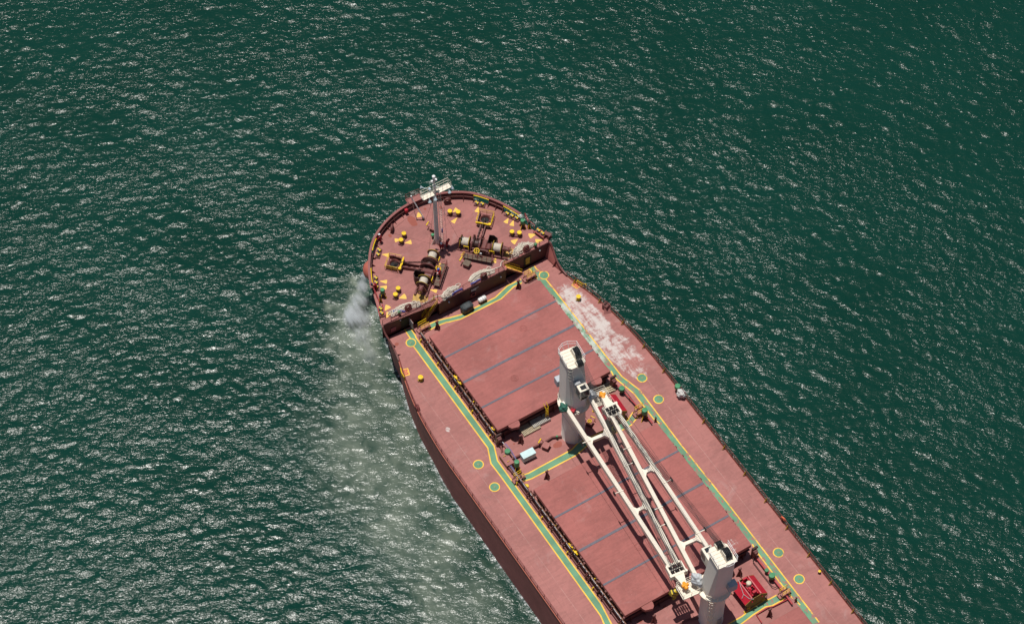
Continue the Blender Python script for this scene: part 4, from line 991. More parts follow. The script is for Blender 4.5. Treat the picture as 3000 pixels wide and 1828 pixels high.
stair('yellow-railed steel stair climbing the break on the starboard side', Vector((5.56,30.25,2.78)), Vector((7.95,30.25,.0)), .66)
def stepover(label, q, rz, L=1.1, Wd=.62, h=.6, mat=m_yel):
    o = thing('step_over', label, 'step platform', q, 'railed step-over platforms'); Mx = Matrix.Translation(q) @ Matrix.Rotation(rz, 4, 'Z'); B = lambda: MB(Mx)
    mb = B(); mb.box((0,0,h), (L,Wd,.06)); 
    for s in (-1, 1): mb.box((s*(L/2+.18),0,h*.55), (.3,Wd,.05)); 
    mb.build('tread_plate', m_fdeck, o)
    for s in (-1, 1):
        mb = B(); y = s*Wd/2
        for z in (.45,.95): mb.tube([(-L/2,y,h+z),(L/2,y,h+z)], .035, 6)
        for x in (-L/2,0,L/2): mb.tube([(x,y,0),(x,y,h+.95)], .032, 5)
        mb.build('handrail', mat, o)
    mb = B()
    for x in (-L/2-.3, L/2+.3):
        for y in (-Wd/2, Wd/2): mb.tube([(x,y,0),(x*.75,y,h)], .04, 5)
    mb.build('legs_frame', m_dark, o)
stepover('yellow-railed step platform over the pipes at the port stair foot', P('C',1080,1420), .05, 1.25, .65)
stepover('yellow-railed step platform at the starboard stair foot', P('D',1350,625), .05, 1.3, .65)
stepover('yellow-railed step platform over the pipes behind the green finned vent', P('H',700,1130), .05)
stepover('yellow-railed step platform at the aft walkway beside the red grab', P('K',1280,1130), .05)
stepover('rusty step platform where the middle walkway meets the starboard side', P('G',1210,1110), .05, 1.2, .7, .6)
# ------------------------------------------------------------------ gear by the break
def lying(name, label, cat, c, L, r, rz, mat, band=None):
    o = thing(name, label, cat, c); Rz = Matrix.Rotation(rz, 3, 'Z')
    mb = MB(); mb.lathe([(.02,-L/2),(r*.6,-L/2+.02),(r*.93,-L/2+.1),(r,-L/2+.22),(r,L/2-.22),(r*.93,L/2-.1),(r*.6,L/2-.02),(.02,L/2)], c+Vector((0,0,r+.25)), 20, axis=Rz@Vector((1,0,0))); mb.build('shell', mat, o, smooth=True)
    for e in (-.28, 0, .28):
        mb = MB(); mb.torus(c+Vector((0,0,r+.25))+Rz@Vector((e*L,0,0)), r*1.0, .025, axis=Rz@Vector((1,0,0)), n=20, m=5); mb.build('strap', band or m_grey, o)
    mb = MB()
    for e in (-.3, .3): mb.box(c+Vector((0,0,.2))+Rz@Vector((e*L,0,0)), (.12, r*1.7, .4), rz=rz)
    mb.build('cradle', m_brown, o); return o
lying('life_raft', 'white life raft canister standing before the dark break bulkhead', 'life raft', P('D',605,985), 1.2, .33, .05, m_white)
c = P('D',365,1120); o = thing('covered_reel', 'bulky reel under a black tarpaulin beside the white raft canister', 'covered reel', c)
bm = bmesh.new(); bmesh.ops.create_icosphere(bm, subdivisions=4, radius=1.0); rr = np.random.default_rng(3)
for v in bm.verts:
    p_ = v.co.copy(); f = Vector((abs(p_.x)**.45*math.copysign(1,p_.x)*.85, abs(p_.y)**.6*math.copysign(1,p_.y)*.55, (abs(p_.z)**.55*math.copysign(1,p_.z))*.62))
    f.x += .03*math.sin(9*p_.z+4*p_.y); f.y += .03*math.sin(11*p_.x+5*p_.z); f.z = max(-.6, f.z+.04*math.sin(10*p_.x)); v.co = Matrix.Rotation(.05,3,'Z') @ f + Vector((0,0,.62))
me3 = bpy.data.meshes.new('tarpaulin_cover'); bm.to_mesh(me3); bm.free(); me3.materials.append(m_tarpd)
for p_ in me3.polygons: p_.use_smooth = True
tc_ = bpy.data.objects.new('tarpaulin_cover', me3); COL.objects.link(tc_); tc_.parent = o
mb = MB(); mb.box(c+Vector((0,0,.05)), (1.5,.9,.1)); mb.build('base', m_brown, o)
q = Vector((P('D',485,905,1.0).x, ym-.12, 1.1)); mb = MB(); mb.torus(q, .36, .09, axis=(0,1,0), n=20, m=8); one(mb, 'lifebuoy', M('lifebuoy_dark_red', (.25,.04,.035), .5), 'dark red ring buoy hung on the break above the white raft canister', 'lifebuoy', q, smooth=True)
q = Vector((q.x+.1, ym-.06, 2.0)); mb = MB(); mb.box(q, (.75,.04,.4)); mb.box(q+Vector((-.1,-.03,.05)), (.3,.02,.12)); mb.box(q+Vector((.55,-.01,.12)), (.4,.05,.1)); one(mb, 'sign_plate', m_grey, 'grey plate fixed on the break above the red ring buoy', 'sign', q)
# mottled white door panel standing open beside the port doorway
q = Vector((-8.72, 30.2, 0)); o = thing('open_door', 'open door with mottled black and white panel beside the port doorway', 'door', q)
m, nt, b = newmat('mottled_white_panel'); p = geo_pos(nt)
nt.links.new(mix(nt, ramp(nt, noise(nt, mapping(nt, p, (1,1.2,1), (.4,.3,.2)), 7, 3, .6, .6), .47, .52), (.02,.02,.022), (.62,.61,.6)), b.inputs['Base Color'])
mb = MB(); mb.box((-8.72, 29.95, 1.15), (.06, 1.15, 1.7)); mb.build('leaf', m_brown, o)
mb = MB(); mb.box((-8.765, 29.95, 1.15), (.03, 1.0, 1.5)); mb.build('mottled_panel', m, o)
# ------------------------------------------------------------------ cranes
def crane(label, base, tip, side, ropeX, key):
    d = (tip-base); d.z = 0; D = d.length; Ya = d.normalized(); Xa = Vector((Ya.y, -Ya.x, 0))
    Mx = Matrix(((Xa.x, Ya.x, 0, base.x), (Xa.y, Ya.y, 0, base.y), (0,0,1,0), (0,0,0,1))); B = lambda: MB(Mx)
    o = thing('deck_crane', label, 'crane', base, 'cream deck cranes')
    mb = B(); mb.lathe([(1.52,0),(1.46,.15),(1.46,6.5),(1.62,7.0),(1.62,7.25)], (0,0,0), 40); pd = mb.build('pedestal', m_cgrey, o, smooth=True)
    ang = math.atan2(*( (Mx.inverted().to_3x3() @ Vector((.1,-1,0))).yx ))
    c_ = Vector((math.cos(ang), math.sin(ang), 0)); mb = B(); mb.box(c_*1.44+Vector((0,0,1.15)), (.12,.75,1.6), rz=ang, ch=.04); mb.build('pedestal_door', M('door_frame_grey', (.5,.48,.45), .55, wear=(.35,.2,.12), wearamt=.05), pd)
    mb = B(); mb.lathe([(1.5,7.25),(2.0,7.3),(2.05,7.36),(2.05,7.55),(1.95,7.62),(1.4,7.62)], (0,0,0), 40); mb.build('slewing_ring', m_cream, o, smooth=True)
    # slewing tower: chamfered box leaning away from the jib
    def sec(z, hx, y0, y1, c1, c2): return [Vector(v) for v in ((-hx+c2,y0,z),(hx-c2,y0,z),(hx,y0+c2,z),(hx,y1-c1,z),(hx-c1,y1,z),(-hx+c1,y1,z),(-hx,y1-c1,z),(-hx,y0+c2,z))]
    mb = B(); mb.rings([sec(7.6,1.5,-1.55,1.45,.75,.7), sec(8.6,1.5,-1.6,1.45,.8,.5), sec(15.7,1.12,-1.95,.42,.42,.10), sec(15.78,1.12,-1.95,.42,.42,.10)])
    tw = mb.build('slewing_tower', m_cgrey, o)
    mb = B(); mb.prism([(-1.25,-2.1),(1.25,-2.1),(1.25,.35),(.8,.75),(-.8,.75),(-1.25,.35)], 15.8, 15.95); tp = mb.build('top_platform', m_cream, o)
    mb = B(); 
    for y in np.linspace(-1.7, .2, 5): mb.box((-.3*ropeX/abs(ropeX), y, 15.98), (1.5,.05,.06))
    mb.each('platform_rib', m_cream, tp)
    mb = B()
    for z in (16.45, 16.95): mb.tube([(-1.2,.3,z),(-1.2,-2.05,z),(-.2,-2.5,z),(.5,-2.5,z),(1.25,-2.05,z),(1.25,.3,z)], .03, 5)
    for x, y in ((-1.2,.3),(-1.2,-.9),(-1.2,-2.05),(-.2,-2.5),(.5,-2.5),(1.25,-2.05),(1.25,-.9),(1.25,.3)): mb.tube([(x,max(y,-2.05),15.9),(x,y,16.95)], .028, 5)
    mb.build('top_railing', m_white, tp)
    for x, y, R in ((ropeX, -.9, .78), (ropeX*.55, .55, .48)):
        for e in (-.42, .42):
            mb = B(); mb.plate([(x+e,y-R*1.1,15.95),(x+e,y-R*.6,15.95+R*1.25),(x+e,y+R*.5,15.95+R*1.1),(x+e,y+R*1.0,15.95)], (1,0,0), .07); mb.build('sheave_cheek', m_cream, tp)
        for k in range(4):
            mb = B(); mb.torus((x-.3+.2*k, y, 15.95+R*.55), R*.82, .085, axis=(1,0,0), n=22, m=6); mb.lathe([(.05,-.04),(R*.78,-.03),(R*.78,.03),(.05,.04)], (x-.3+.2*k, y, 15.95+R*.55), 18, axis=(1,0,0)); mb.build('rope_sheave', m_black, tp)
    # ladder and cab on the jib face
    mb = B()
    def face(z): f = (z-8.6)/7.1; return 1.20+(.30-1.20)*f+.14
    lx = .86
    for x in (lx-.2, lx+.2): mb.tube([(x, face(8), 8), (x, face(15.7), 15.7)], .03, 5)
    for k in range(22): z = 8.1+k*.35; mb.tube([(lx-.2, face(z), z), (lx+.2, face(z), z)], .022, 4)
    for k in range(4): z = 14.0+k*.55; mb.torus((lx, face(z)+.1, z), .36, .022, n=12, m=4, a0=0, a1=PI)
    mb.build('tower_ladder', M('ladder_sand', (.55,.5,.42), .6), tw)
    cx, cy, cz = -.1, 1.8, 12.1
    mb = B(); mb.rings([[Vector(v) for v in q] for q in (((cx-.62,cy-1.0,cz-1.15),(cx+.55,cy-1.0,cz-1.15),(cx+.55,cy+.55,cz-1.15),(cx-.62,cy+.55,cz-1.15)), ((cx-.68,cy-1.1,cz),(cx+.6,cy-1.1,cz),(cx+.6,cy+.85,cz),(cx-.68,cy+.85,cz)), ((cx-.66,cy-1.1,cz+1.0),(cx+.58,cy-1.1,cz+1.0),(cx+.58,cy+.7,cz+1.0),(cx-.66,cy+.7,cz+1.0)))])
    cb = mb.build('operator_cab', m_cream, o)
    mb = B(); mb.plate([(cx-.55,cy+.865,cz+.08),(cx+.48,cy+.865,cz+.08),(cx+.46,cy+.74,cz+.92),(cx-.53,cy+.74,cz+.92)], (0,1,.15), .03); mb.plate([(cx-.5,cy+.58,cz-1.0),(cx+.43,cy+.58,cz-1.0),(cx+.48,cy+.85,cz-.08),(cx-.55,cy+.85,cz-.08)], (0,1,-.3), .03)
    for e in (-.69, .61): mb.plate([(cx+e,cy-.3,cz-.4),(cx+e,cy+.6,cz-.5),(cx+e,cy+.7,cz+.3),(cx+e,cy+.55,cz+.75),(cx+e,cy-.3,cz+.75)], (1,0,0), .03)
    mb.plate([(cx-.4,cy-.1,cz+1.012),(cx+.3,cy-.1,cz+1.012),(cx+.3,cy+.5,cz+1.012),(cx-.4,cy+.5,cz+1.012)], (0,0,1), .02)
    mb.build('cab_window', m_glass, cb)
    mb = B(); mb.box((.2, 1.2, 13.0), (.9,.5,.7), ch=.05); mb.build('lamp_bracket_box', M('bracket_box_grey', (.36,.37,.38), .5), tw)  # plain mid-grey colour for the bracket box
    mb = B(); mb.box((1.05,-1.9,10.1), (1.1,.9,1.2), ch=.05); mb.build('equipment_box', M('blue_grey_paint', (.40,.43,.46), .5, var=.08), tw)
    # jib-rest side platform
    sx = -1
    mb = B(); mb.box((sx*2.9,1.05,7.45), (2.3,2.0,.12)); mb.box((sx*1.8,.7,7.2), (.8,.5,.5)); jp = mb.build('rest_platform', m_cream, o)
    mb = B()
    for z in (7.95, 8.45): mb.tube([(sx*1.9,.1,z),(sx*4.0,.1,z),(sx*4.0,2.0,z),(sx*1.9,2.0,z)], .035, 5)
    for x, y in ((-1.9,.1),(-2.95,.1),(-4.0,.1),(-4.0,1.05),(-4.0,2.0),(-2.95,2.0),(-1.9,2.0)): mb.tube([(x,y,7.5),(x,y,8.45)], .03, 5)
    mb.build('platform_railing', m_cream, jp)
    mb = B(); mb.box((sx*3.0,.85,7.75), (.35,.35,.55)); mb.build('rest_post', m_cream, jp)
    mb = B(); c0 = 1.9
    for z in (8.05, 8.55): mb.torus((0,0,z), 1.98, .03, n=30, m=5, a0=-2.6, a1=-.5)
    for a in np.linspace(-2.6, -.5, 7): mb.tube([(1.98*math.cos(a),1.98*math.sin(a),7.6),(1.98*math.cos(a),1.98*math.sin(a),8.55)], .025, 5)
    mb.build('ring_railing', m_cream, o)
    ua = math.atan2(*((Mx.inverted().to_3x3() @ Vector((-.7,-.75,0))).yx)); uc = Vector((math.cos(ua), math.sin(ua), 0)); ut = Vector((-uc.y, uc.x, 0))
    mb = B()
    if key == 2:
        for s in (-.22,.22): mb.tube([uc*1.56+ut*s+Vector((0,0,.6)), uc*1.56+ut*s+Vector((0,0,7.2))], .025, 5)
        for k in range(18): mb.tube([uc*1.56-ut*.22+Vector((0,0,.8+k*.36)), uc*1.56+ut*.22+Vector((0,0,.8+k*.36))], .02, 4)
        for z in (3.2,4.4,5.4,6.2,6.9,7.4): mb.tube([uc*1.56+ut*.42*math.cos(a)+uc*.62*math.sin(a)+Vector((0,0,z)) for a in np.linspace(0,PI,10)], .035, 5)
        mb.build('cage_ladder', m_cream, pd)
    # jib
    def q(t, x, y, z): return Mx.inverted() @ P(t, x, y, z)
    Zj = 8.25
    if key == 1:
        hl, hr = q('G',240,990,Zj), q('G',545,870,Zj); el, er = q('J',1135,790,Zj), q('J',1222,735,Zj); cross = [(.235,), (.67,)]
    else:
        hl, hr = q('J',1495,930,Zj), q('J',1650,590,Zj); el, er = q('G',850,1150,Zj), q('G',925,1110,Zj); cross = [(.22,), (.65,)]
    if hl.x > hr.x: hl, hr, el, er = hr, hl, er, el
    hl.y = min(hl.y, .6); hr.y = min(hr.y, .6); hl.x = min(hl.x, -1.62); hr.x = max(hr.x, 1.62)
    ty = (Mx.inverted() @ tip).y
    jb = None
    for a, b2 in ((hl, el), (hr, er)):
        mb = B(); mb.bar(a, b2, .46, .68)
        if jb is None: jb = mb.build('jib_beam', m_cream, o)
        else: mb.build('jib_beam', m_cream, o)
        mb = B(); mb.lathe([(.35,-.34),(.42,-.3),(.42,.3),(.35,.34)], a, 16, axis=(1,0,0)); mb.build('jib_pivot', m_cgrey, o)
    for (f,) in cross:
        a, b2 = hl.lerp(el, f), hr.lerp(er, f); w_ = (b2-a).length; u = (b2-a).normalized(); v = Vector((-u.y, u.x, 0)); pts = []
        hw_ = .21; g = .55 if w_ > 2 else .45
        for s in (1, -1):
            row = []
            for k in range(6):
                aa = k/5*PI/2; row.append(a+u*(.2+g*.75*(1-math.cos(aa)) if 0 else .2+g*.75*math.sin(aa))+v*s*(hw_+g*(1-math.sin(aa))*1.0))
            row2 = [b2-u*(.2+g*.75*math.sin(k/5*PI/2))+v*s*(hw_+g*(1-math.sin(k/5*PI/2))) for k in range(5,-1,-1)]
            r_ = row+row2; pts += r_ if s > 0 else r_[::-1]
        mb = B(); n_ = len(pts); vs = [p_+Vector((0,0,-.25)) for p_ in pts]+[p_+Vector((0,0,.22)) for p_ in pts]; h_ = n_//2
        fs = [(k, k+1, n_-2-k, n_-1-k) for k in range(h_-1)]+[(n_+k, n_+n_-1-k, n_+n_-2-k, n_+k+1) for k in range(h_-1)]+[(k, (k+1) % n_, n_+(k+1) % n_, n_+k) for k in range(n_)]
        mb.add(vs, fs); mb.build('cross_member', m_cream, o)
    # head frame with sheaves, then the narrow nose with the orange buffer
    mc = (el+er)/2; hwid = (er-el).length/2+.42; dirj = Vector((0,1,0)); tl = Mx.inverted() @ tip; dn = (tl-mc); dn.z = 0; dl = dn.length; dn.normalize(); dx = Vector((dn.y,-dn.x,0))
    def hp_(x, y, z=0): return mc+dx*x+dn*y+Vector((0,0,z))
    mb = B(); mb.bar(hp_(-hwid,-.1), hp_(-hwid,1.25), .22, .75); mb.bar(hp_(hwid,-.1), hp_(hwid,1.25), .22, .75); mb.bar(hp_(-hwid-.2,1.3), hp_(hwid+.2,1.3), .3, .8); mb.bar(hp_(-hwid,-.15), hp_(hwid,-.15), .25, .6)
    for x in (-.35, .35): mb.bar(hp_(x*hwid,0,.3), hp_(x*hwid,1.2,.3), .06, .08)
    mb.bar(hp_(-hwid,.6,.3), hp_(hwid,.6,.3), .06, .08); hd_ = mb.build('jib_head', m_cream, o)
    for k in range(5):
        mb = B(); mb.lathe([(.05,-.06),(.48,-.05),(.5,-.07),(.5,.07),(.48,.05),(.05,.06)], hp_((k-2)*hwid*.32,.6,-.1), 18, axis=dx); mb.build('head_sheave', m_black, hd_)
    mb = B(); nl = dl-1.3; mb.rings([[hp_(-.62,1.4,-.35),hp_(.62,1.4,-.35),hp_(.62,1.4,.35),hp_(-.62,1.4,.35)], [hp_(-.42,1.4+nl*.45,-.32),hp_(.42,1.4+nl*.45,-.32),hp_(.42,1.4+nl*.45,.3),hp_(-.42,1.4+nl*.45,.3)], [hp_(-.28,1.2+nl,-.25),hp_(.28,1.2+nl,-.25),hp_(.28,1.2+nl,.2),hp_(-.28,1.2+nl,.2)]]); mb.build('jib_nose', m_cream, o)
    mb = B(); cN = hp_(0,1.35+nl,.12); mb.lathe([(.05,-.5),(.2,-.48),(.26,-.3),(.26,.3),(.2,.48),(.05,.5)], cN, 14, axis=dn); mb.lathe([(.05,-.45),(.2,-.42),(.2,.42),(.05,.45)], cN+Vector((0,0,.12)), 12, axis=dx); mb.box(cN+Vector((0,0,-.2)), (.3,.3,.4)); mb.build('nose_buffer', m_orange, o, smooth=True)
    # ropes
    for k in range(6):
        mb = B(); mb.tube([(ropeX-.34+.13*k,-.55,16.75), hp_(hwid*(-.55+.22*k),.6,.45)], .024, 4); mb.build('luffing_rope', m_black, o)
    for k in range(4):
        mb = B(); mb.tube([(ropeX*.55-.2+.13*k,.85,16.3), hp_(hwid*(-.4+.26*k),.2,.5)], .022, 4); mb.build('hoisting_rope', m_black, o)
    for s, a, b2 in ((-1,hl,el),(1,hr,er)):                     # rope guides standing off the beams, with their cable runs
        for f in ((.44,.8) if s < 0 else (.24,.55)):
            c_ = a.lerp(b2, f); mb = B(); mb.bar(c_+Vector((s*.26,0,.38)), c_+Vector((s*.85,.0,.42)), .09, .09); mb.box(c_+Vector((0,0,.39)), (.6,.10,.06)); mb.build('guide_arm', m_cream, o)
            mb = B(); mb.torus(c_+Vector((s*.9,0,.42)), .30, .05, axis=(1,0,0), n=16, m=5); mb.lathe([(.03,-.03),(.12,-.03),(.12,.03),(.03,.03)], c_+Vector((s*.9,0,.42)), 10, axis=(1,0,0)); mb.tube([c_+Vector((s*.9,-.3,.42)), c_+Vector((s*.9,.3,.42))], .02, 4); mb.build('guide_sheave', m_black, o)
        mb = B(); mb.tube([a+Vector((s*.9,.6,.5)), a.lerp(b2,.44)+Vector((s*.9,0,.72)), b2+Vector((s*.9,-.6,.4))], .02, 4); mb.build('cable_run', m_black, o)
        for k in range(3):
            mb = B(); mb.tube([a+Vector((-.15+.15*k,.3,.40)), b2+Vector((-.12+.12*k,0,.40))], .012, 4); mb.build('beam_cable', m_grey, o)
    return o, Mx
c1b = Vector((.33,5.6,0)); t1 = P('J',1322,1015,8.25)
c2b = Vector((.33,-24.75,0)); t2 = P('G',728,885,8.25)
cr1, M1 = crane('cream deck crane between the first two hatches, its ladder and cab facing the viewer', c1b, t1, 1, -.62, 1)
cr2, M2 = crane('cream deck crane at the bottom edge with a caged pedestal ladder', c2b, t2, -1, .45, 2)
# hook blocks hanging from the jib noses
def hookblock(label, q):
    global m_hook
    if m_hook is None:
        m, nt, b = newmat('hook_stripes'); p = geo_pos(nt); sep = nt.nodes.new('ShaderNodeSeparateXYZ'); nt.links.new(mapping(nt, p, (1,1,1), (0,.9,.3)), sep.inputs[0])
        f = mth(nt, 'FRACT', mth(nt, 'MULTIPLY', sep.outputs[0], 3.2)); nt.links.new(mix(nt, mth(nt,'GREATER_THAN', f, .5), (.62,.45,.02), (.03,.03,.028)), b.inputs['Base Color']); m_hook = m
    o = thing('hook_block', label, 'hook block', q, 'striped hook blocks')
    mb = MB(); mb.rings([[q+Vector((x*w_, y*d_, z)) for x, y in ((-1,-1),(1,-1),(1,1),(-1,1))] for z, w_, d_ in ((.75,.25,.2),(.6,.55,.3),(0,.62,.32),(-.5,.3,.25),(-.55,.15,.15))]); mb.build('block_body', m_hook, o)
    mb = MB(); mb.tube([q+Vector((0,0,-.55)), q+Vector((0,0,-.85)), q+Vector((.22,0,-1.05)), q+Vector((.2,0,-1.35)), q+Vector((-.05,0,-1.45)), q+Vector((-.25,0,-1.25))], [.1,.1,.1,.11,.1,.05], 8); mb.build('hook', m_ydull, o, smooth=True)
    mb = MB()
    for e in (-.3,.3): mb.tube([q+Vector((e,0,.6)), q+Vector((e*.8,0,8.0-q.z))], .022, 4)
    mb.each('hoist_rope', m_black, o); return o
hookblock('black and yellow striped hook block hanging beside the aft crane platform', P('J',1190,1105,5.4))
hookblock('black and yellow striped hook block hanging in shade under the forward jibs', P('G',845,1350,2.2))
# tarpaulin bundles on the cranes
def bundle(label, q, r, mat, seed, name='tarpaulin_bundle', cat='tarpaulin', sq=(1,1,1)):
    bm = bmesh.new(); bmesh.ops.create_icosphere(bm, subdivisions=4, radius=1.0); rg = random.Random(seed); ph_ = [rg.uniform(0,6.28) for _ in range(12)]
    for v in bm.verts:
        p_ = v.co.copy(); k = 1+.14*math.sin(5*p_.x+ph_[0]+2*p_.z)+.10*math.sin(8*p_.y+ph_[1]+3*p_.x)+.07*math.sin(13*p_.z+ph_[2]+5*p_.y)+.05*math.sin(21*p_.x+ph_[3])*math.sin(17*p_.y+ph_[4])
        v.co = Vector((p_.x*sq[0], p_.y*sq[1], p_.z*sq[2]))*r*k
    me = bpy.data.meshes.new(name); bm.to_mesh(me); bm.free(); me.materials.append(mat)
    for p_ in me.polygons: p_.use_smooth = True
    o = bpy.data.objects.new(name, me); COL.objects.link(o); o.location = q; WL[o] = Vector(q); return tag(o, label, cat, 'tarpaulin bundles lashed on the cranes')
bundle('green tarpaulin bundle lashed on the port side of the forward crane ring', P('G',228,1035,8.5), .62, m_tarpg, 1, sq=(.85,1,.9))
bundle('pale grey tarpaulin bundle on the forward crane beside the orange buffer', P('G',598,870,8.5), .58, m_tarpw, 2)
bundle('pale grey tarpaulin bundle at the jib heel of the aft crane', P('J',1472,935,8.7), .80, m_tarpw, 3, sq=(.8,1,1))
b_ = bundle('white and blue canvas bundle lashed at the starboard railing', P('G',1745,850,.7), .62, M('canvas_white', (.6,.58,.55), .8, var=.3, scale=5, wear=(.1,.14,.3), wearamt=.1, bump=.04), 4, 'canvas_bundle', 'canvas bundle', (.85,1,.85)); del b_['group']
q = P('G',345,1085,7.75); o = thing('red_box', 'small red box beside a cream tray on the forward crane ring', 'box', q); mb = MB(); mb.box(q+Vector((0,0,.25)), (.6,.55,.5), rz=.5, ch=.04); mb.build('case', m_red, o); mb = MB(); mb.box(q+Vector((.85,-.15,.05)), (1.0,.7,.08), rz=.5); mb.build('tray', m_cream, o)

# ------------------------------------------------------------------ grabs
def grab(label, c, rz, L=2.8, Wd=3.2):
    o = thing('grab_bucket', label, 'grab', c, 'red cargo grabs'); Mx = Matrix.Translation(c) @ Matrix.Rotation(rz, 4, 'Z'); B = lambda: MB(Mx)
    hw, hl = Wd/2, L/2
    for s in (-1, 1):
        prof = [(s*.62,2.35),(s*hw,1.62),(s*hw*.98,1.5),(s*hw*.8,.95),(s*hw*.45,.5),(s*.03,.32)]
        inn = [(x-s*.06 if abs(x) > .1 else x, z-.06 if i < 2 else z+.06) for i, (x, z) in enumerate(prof)]
        mb = B(); n_ = len(prof); vs = [(x, y, z) for y in (-hl, hl) for x, z in prof+inn[::-1]]; m_ = 2*n_
        mb.add(vs, [(k, (k+1) % m_, m_+(k+1) % m_, m_+k) for k in range(m_)]+[tuple(range(m_)), tuple(range(m_, 2*m_))[::-1]])
        sh = mb.build('bucket_shell', m_red, o)
        for y in (-hl-.03, hl+.03):
            mb = B(); mb.plate([(x, y, z) for x, z in prof]+[(s*.03,y,2.3)], (0,1,0), .05); mb.build('end_plate', M('grab_end_ochre', (.26, .16, .03), .6, var=.2), sh)
        mb = B(); mb.tube([(s*.66,-hl,2.38),(s*.66,hl,2.38)], .09, 8); mb.build('edge_tube', M('grab_edge_pink', (.55,.13,.14), .5), sh)
        for y in (-hl-.05, hl+.05):
            mb = B(); mb.tube([(s*(hw-.05),y,1.45),(s*(hw-.02),y*1.02,.12)], .05, 6); lg = mb.build('stand_leg', m_dark, o)
            mb = B(); mb.box((s*(hw-.02),y*1.02,.08), (.22,.22,.16), ch=.02); mb.build('foot', m_yel, lg)
            mb = B(); mb.box((s*(hw-.55),y*1.0,.5), (.4,.12,.35)); mb.build('lifting_pad', m_ydull, o)
    mb = B(); mb.box((0,0,1.3), (1.14,L-.3,.2)); mb.build('inner_floor', m_dark, o)
    mb = B()
    for x in (-.38,.38): mb.box((x,0,2.15), (.11,2.3,.45), ch=.02)
    for y in (-1.05,.0,1.05): mb.box((0,y,2.2), (.9,.16,.45), ch=.02)
    mb.box((0,-.9,2.6), (.55,.35,.4), ch=.04); mb.box((.0,1.1,2.65), (.6,.25,.45), ch=.04); mb.box((-.2,-.3,2.5), (.3,.5,.35), ch=.04); mb.build('centre_frame', m_red, o)
    for x, y in ((-.55,-1.0),(.58,-1.0),(-.55,1.0),(.58,1.0)):
        mb = B(); mb.tube([(x*.5,y*.4,2.75),(x*1.15,y*1.35,1.95)], .13, 10); mb.tube([(x*1.05,y*1.2,2.05),(x*1.3,y*1.6,1.8)], .07, 8); mb.build('hydraulic_ram', m_red, o, smooth=True)
    mb = B(); mb.lathe([(.3,2.4),(.34,2.5),(.34,2.72),(.29,2.88),(.16,2.96),(.02,2.98)], (.05,.35,0), 20); mb.build('motor_dome', M('motor_cream', (.62,.56,.42), .5, var=.1), o, smooth=True)
    mb = B(); mb.tube([(-.6,1.5,2.45),(-.9,.6,2.4),(-1.1,-.3,2.12),(-.9,-1.2,2.25),(-.55,-1.6,2.45)], .035, 5); mb.tube([(-1.1,-.3,2.12),(-1.5,-.55,1.9)], .03, 5); mb.build('sling_rope', m_grey, o)
    return o
g2c = Vector((5.74,-24.83,0))
grab('red clamshell grab standing beside the aft crane next to the walkway', g2c, .0)
g1c = Vector((5.75,5.5,0))
grab('red clamshell grab partly hidden under the forward crane jib nose', g1c, -.04)
# ------------------------------------------------------------------ pipe racks along the hatches, port side
def rack(label, xe, y0, y1, brk, cyl):
    o = thing('pipe_rack', label, 'pipe rack', (xe-.8, y1, 0), 'pipe racks along the port hatch sides')
    for x, z, r, mt in ((xe-.06,.98,.05,m_silver),(xe-.04,.55,.11,m_brown),(xe-.34,.34,.10,m_brown),(xe-.05,.2,.06,m_brown)):
        mb = MB(); mb.tube([(x,y0,z),(x,y1,z)], r, 10); mb.build('pipe', mt, o, smooth=True)
    mb = MB(); mb.box((xe-.22,(y0+y1)/2,1.75), (.09,abs(y1-y0)-.4,.12)); mb.build('chain_rail', M('rail_rust_brown', (.24,.10,.055), .5, var=.2), o)
    for y in brk:
        mb = MB(); pts = [(xe+.22,y,0),(xe+.22,y,1.15),(xe+.05,y,1.3),(xe-.18,y,1.28),(xe-.52,y,.9),(xe-.52,y,0),(xe-.42,y,0),(xe-.42,y,.84),(xe-.14,y,1.14),(xe+.02,y,1.14),(xe+.12,y,1.05),(xe+.12,y,0)]
        mb.plate(pts, (0,1,0), .10); mb.box((xe-.15,y,.42), (.6,.10,.06)); mb.build('bracket', m_brown, o)
    for k, y in enumerate(np.linspace(y0+1.0, y1-1.0, 9)):
        mb = MB(); mb.box((xe-.12,y,2.2), (.22,.28,.3), ch=.03); mb.build('cleat_block', m_brown, o)
        if k % 2 == 0:
            mb = MB(); mb.box((xe-.45,y+.35,.35), (.25,.05,.5)); 
            for z in (.15,.35,.55): mb.tube([(xe-.62,y+.3,z),(xe-.36,y+.3,z)], .03, 5)
            mb.build('yellow_step', m_yel, o)
        if k in (2, 5):
            mb = MB(); mb.lathe([(.05,0),(.08,.02),(.08,.1),(.05,.12)], (xe-.15,y+.5,2.1), 10); mb.build('yellow_knob', m_yel, o)
    for ya, yb in cyl:
        mb = MB(); mb.tube([(xe-.2,ya,2.1),(xe-.16,yb,2.25)], .10, 10); mb.lathe([(.1,0),(.17,.02),(.17,.2),(.1,.22)], (xe-.18,(ya+yb)/2,2.1), 12); mb.build('hydraulic_cylinder', m_yel, o, smooth=True)
    return o
def by(t, pts): return [P(t, a, b2, .6).y for a, b2 in pts]
h1b = by('E', ((635,430),(665,470),(760,600),(880,760),(1000,930),(1030,970),(1120,1090),(1170,1180),(1290,1340),(1310,1380)))+by('H', ((120,190),(245,375),(345,510),(395,590)))
rack('pipe rack on the port side of the first hatch, with silver pipe', -8.29, P('H',400,560,.6).y, P('E',560,300,.6).y, h1b, [(by('E',((1110,970),))[0], by('E',((1150,1040),))[0]), (by('E',((1160,1045),))[0], by('E',((1205,1115),))[0]), (by('H',((350,430),))[0], by('H',((390,480),))[0])])
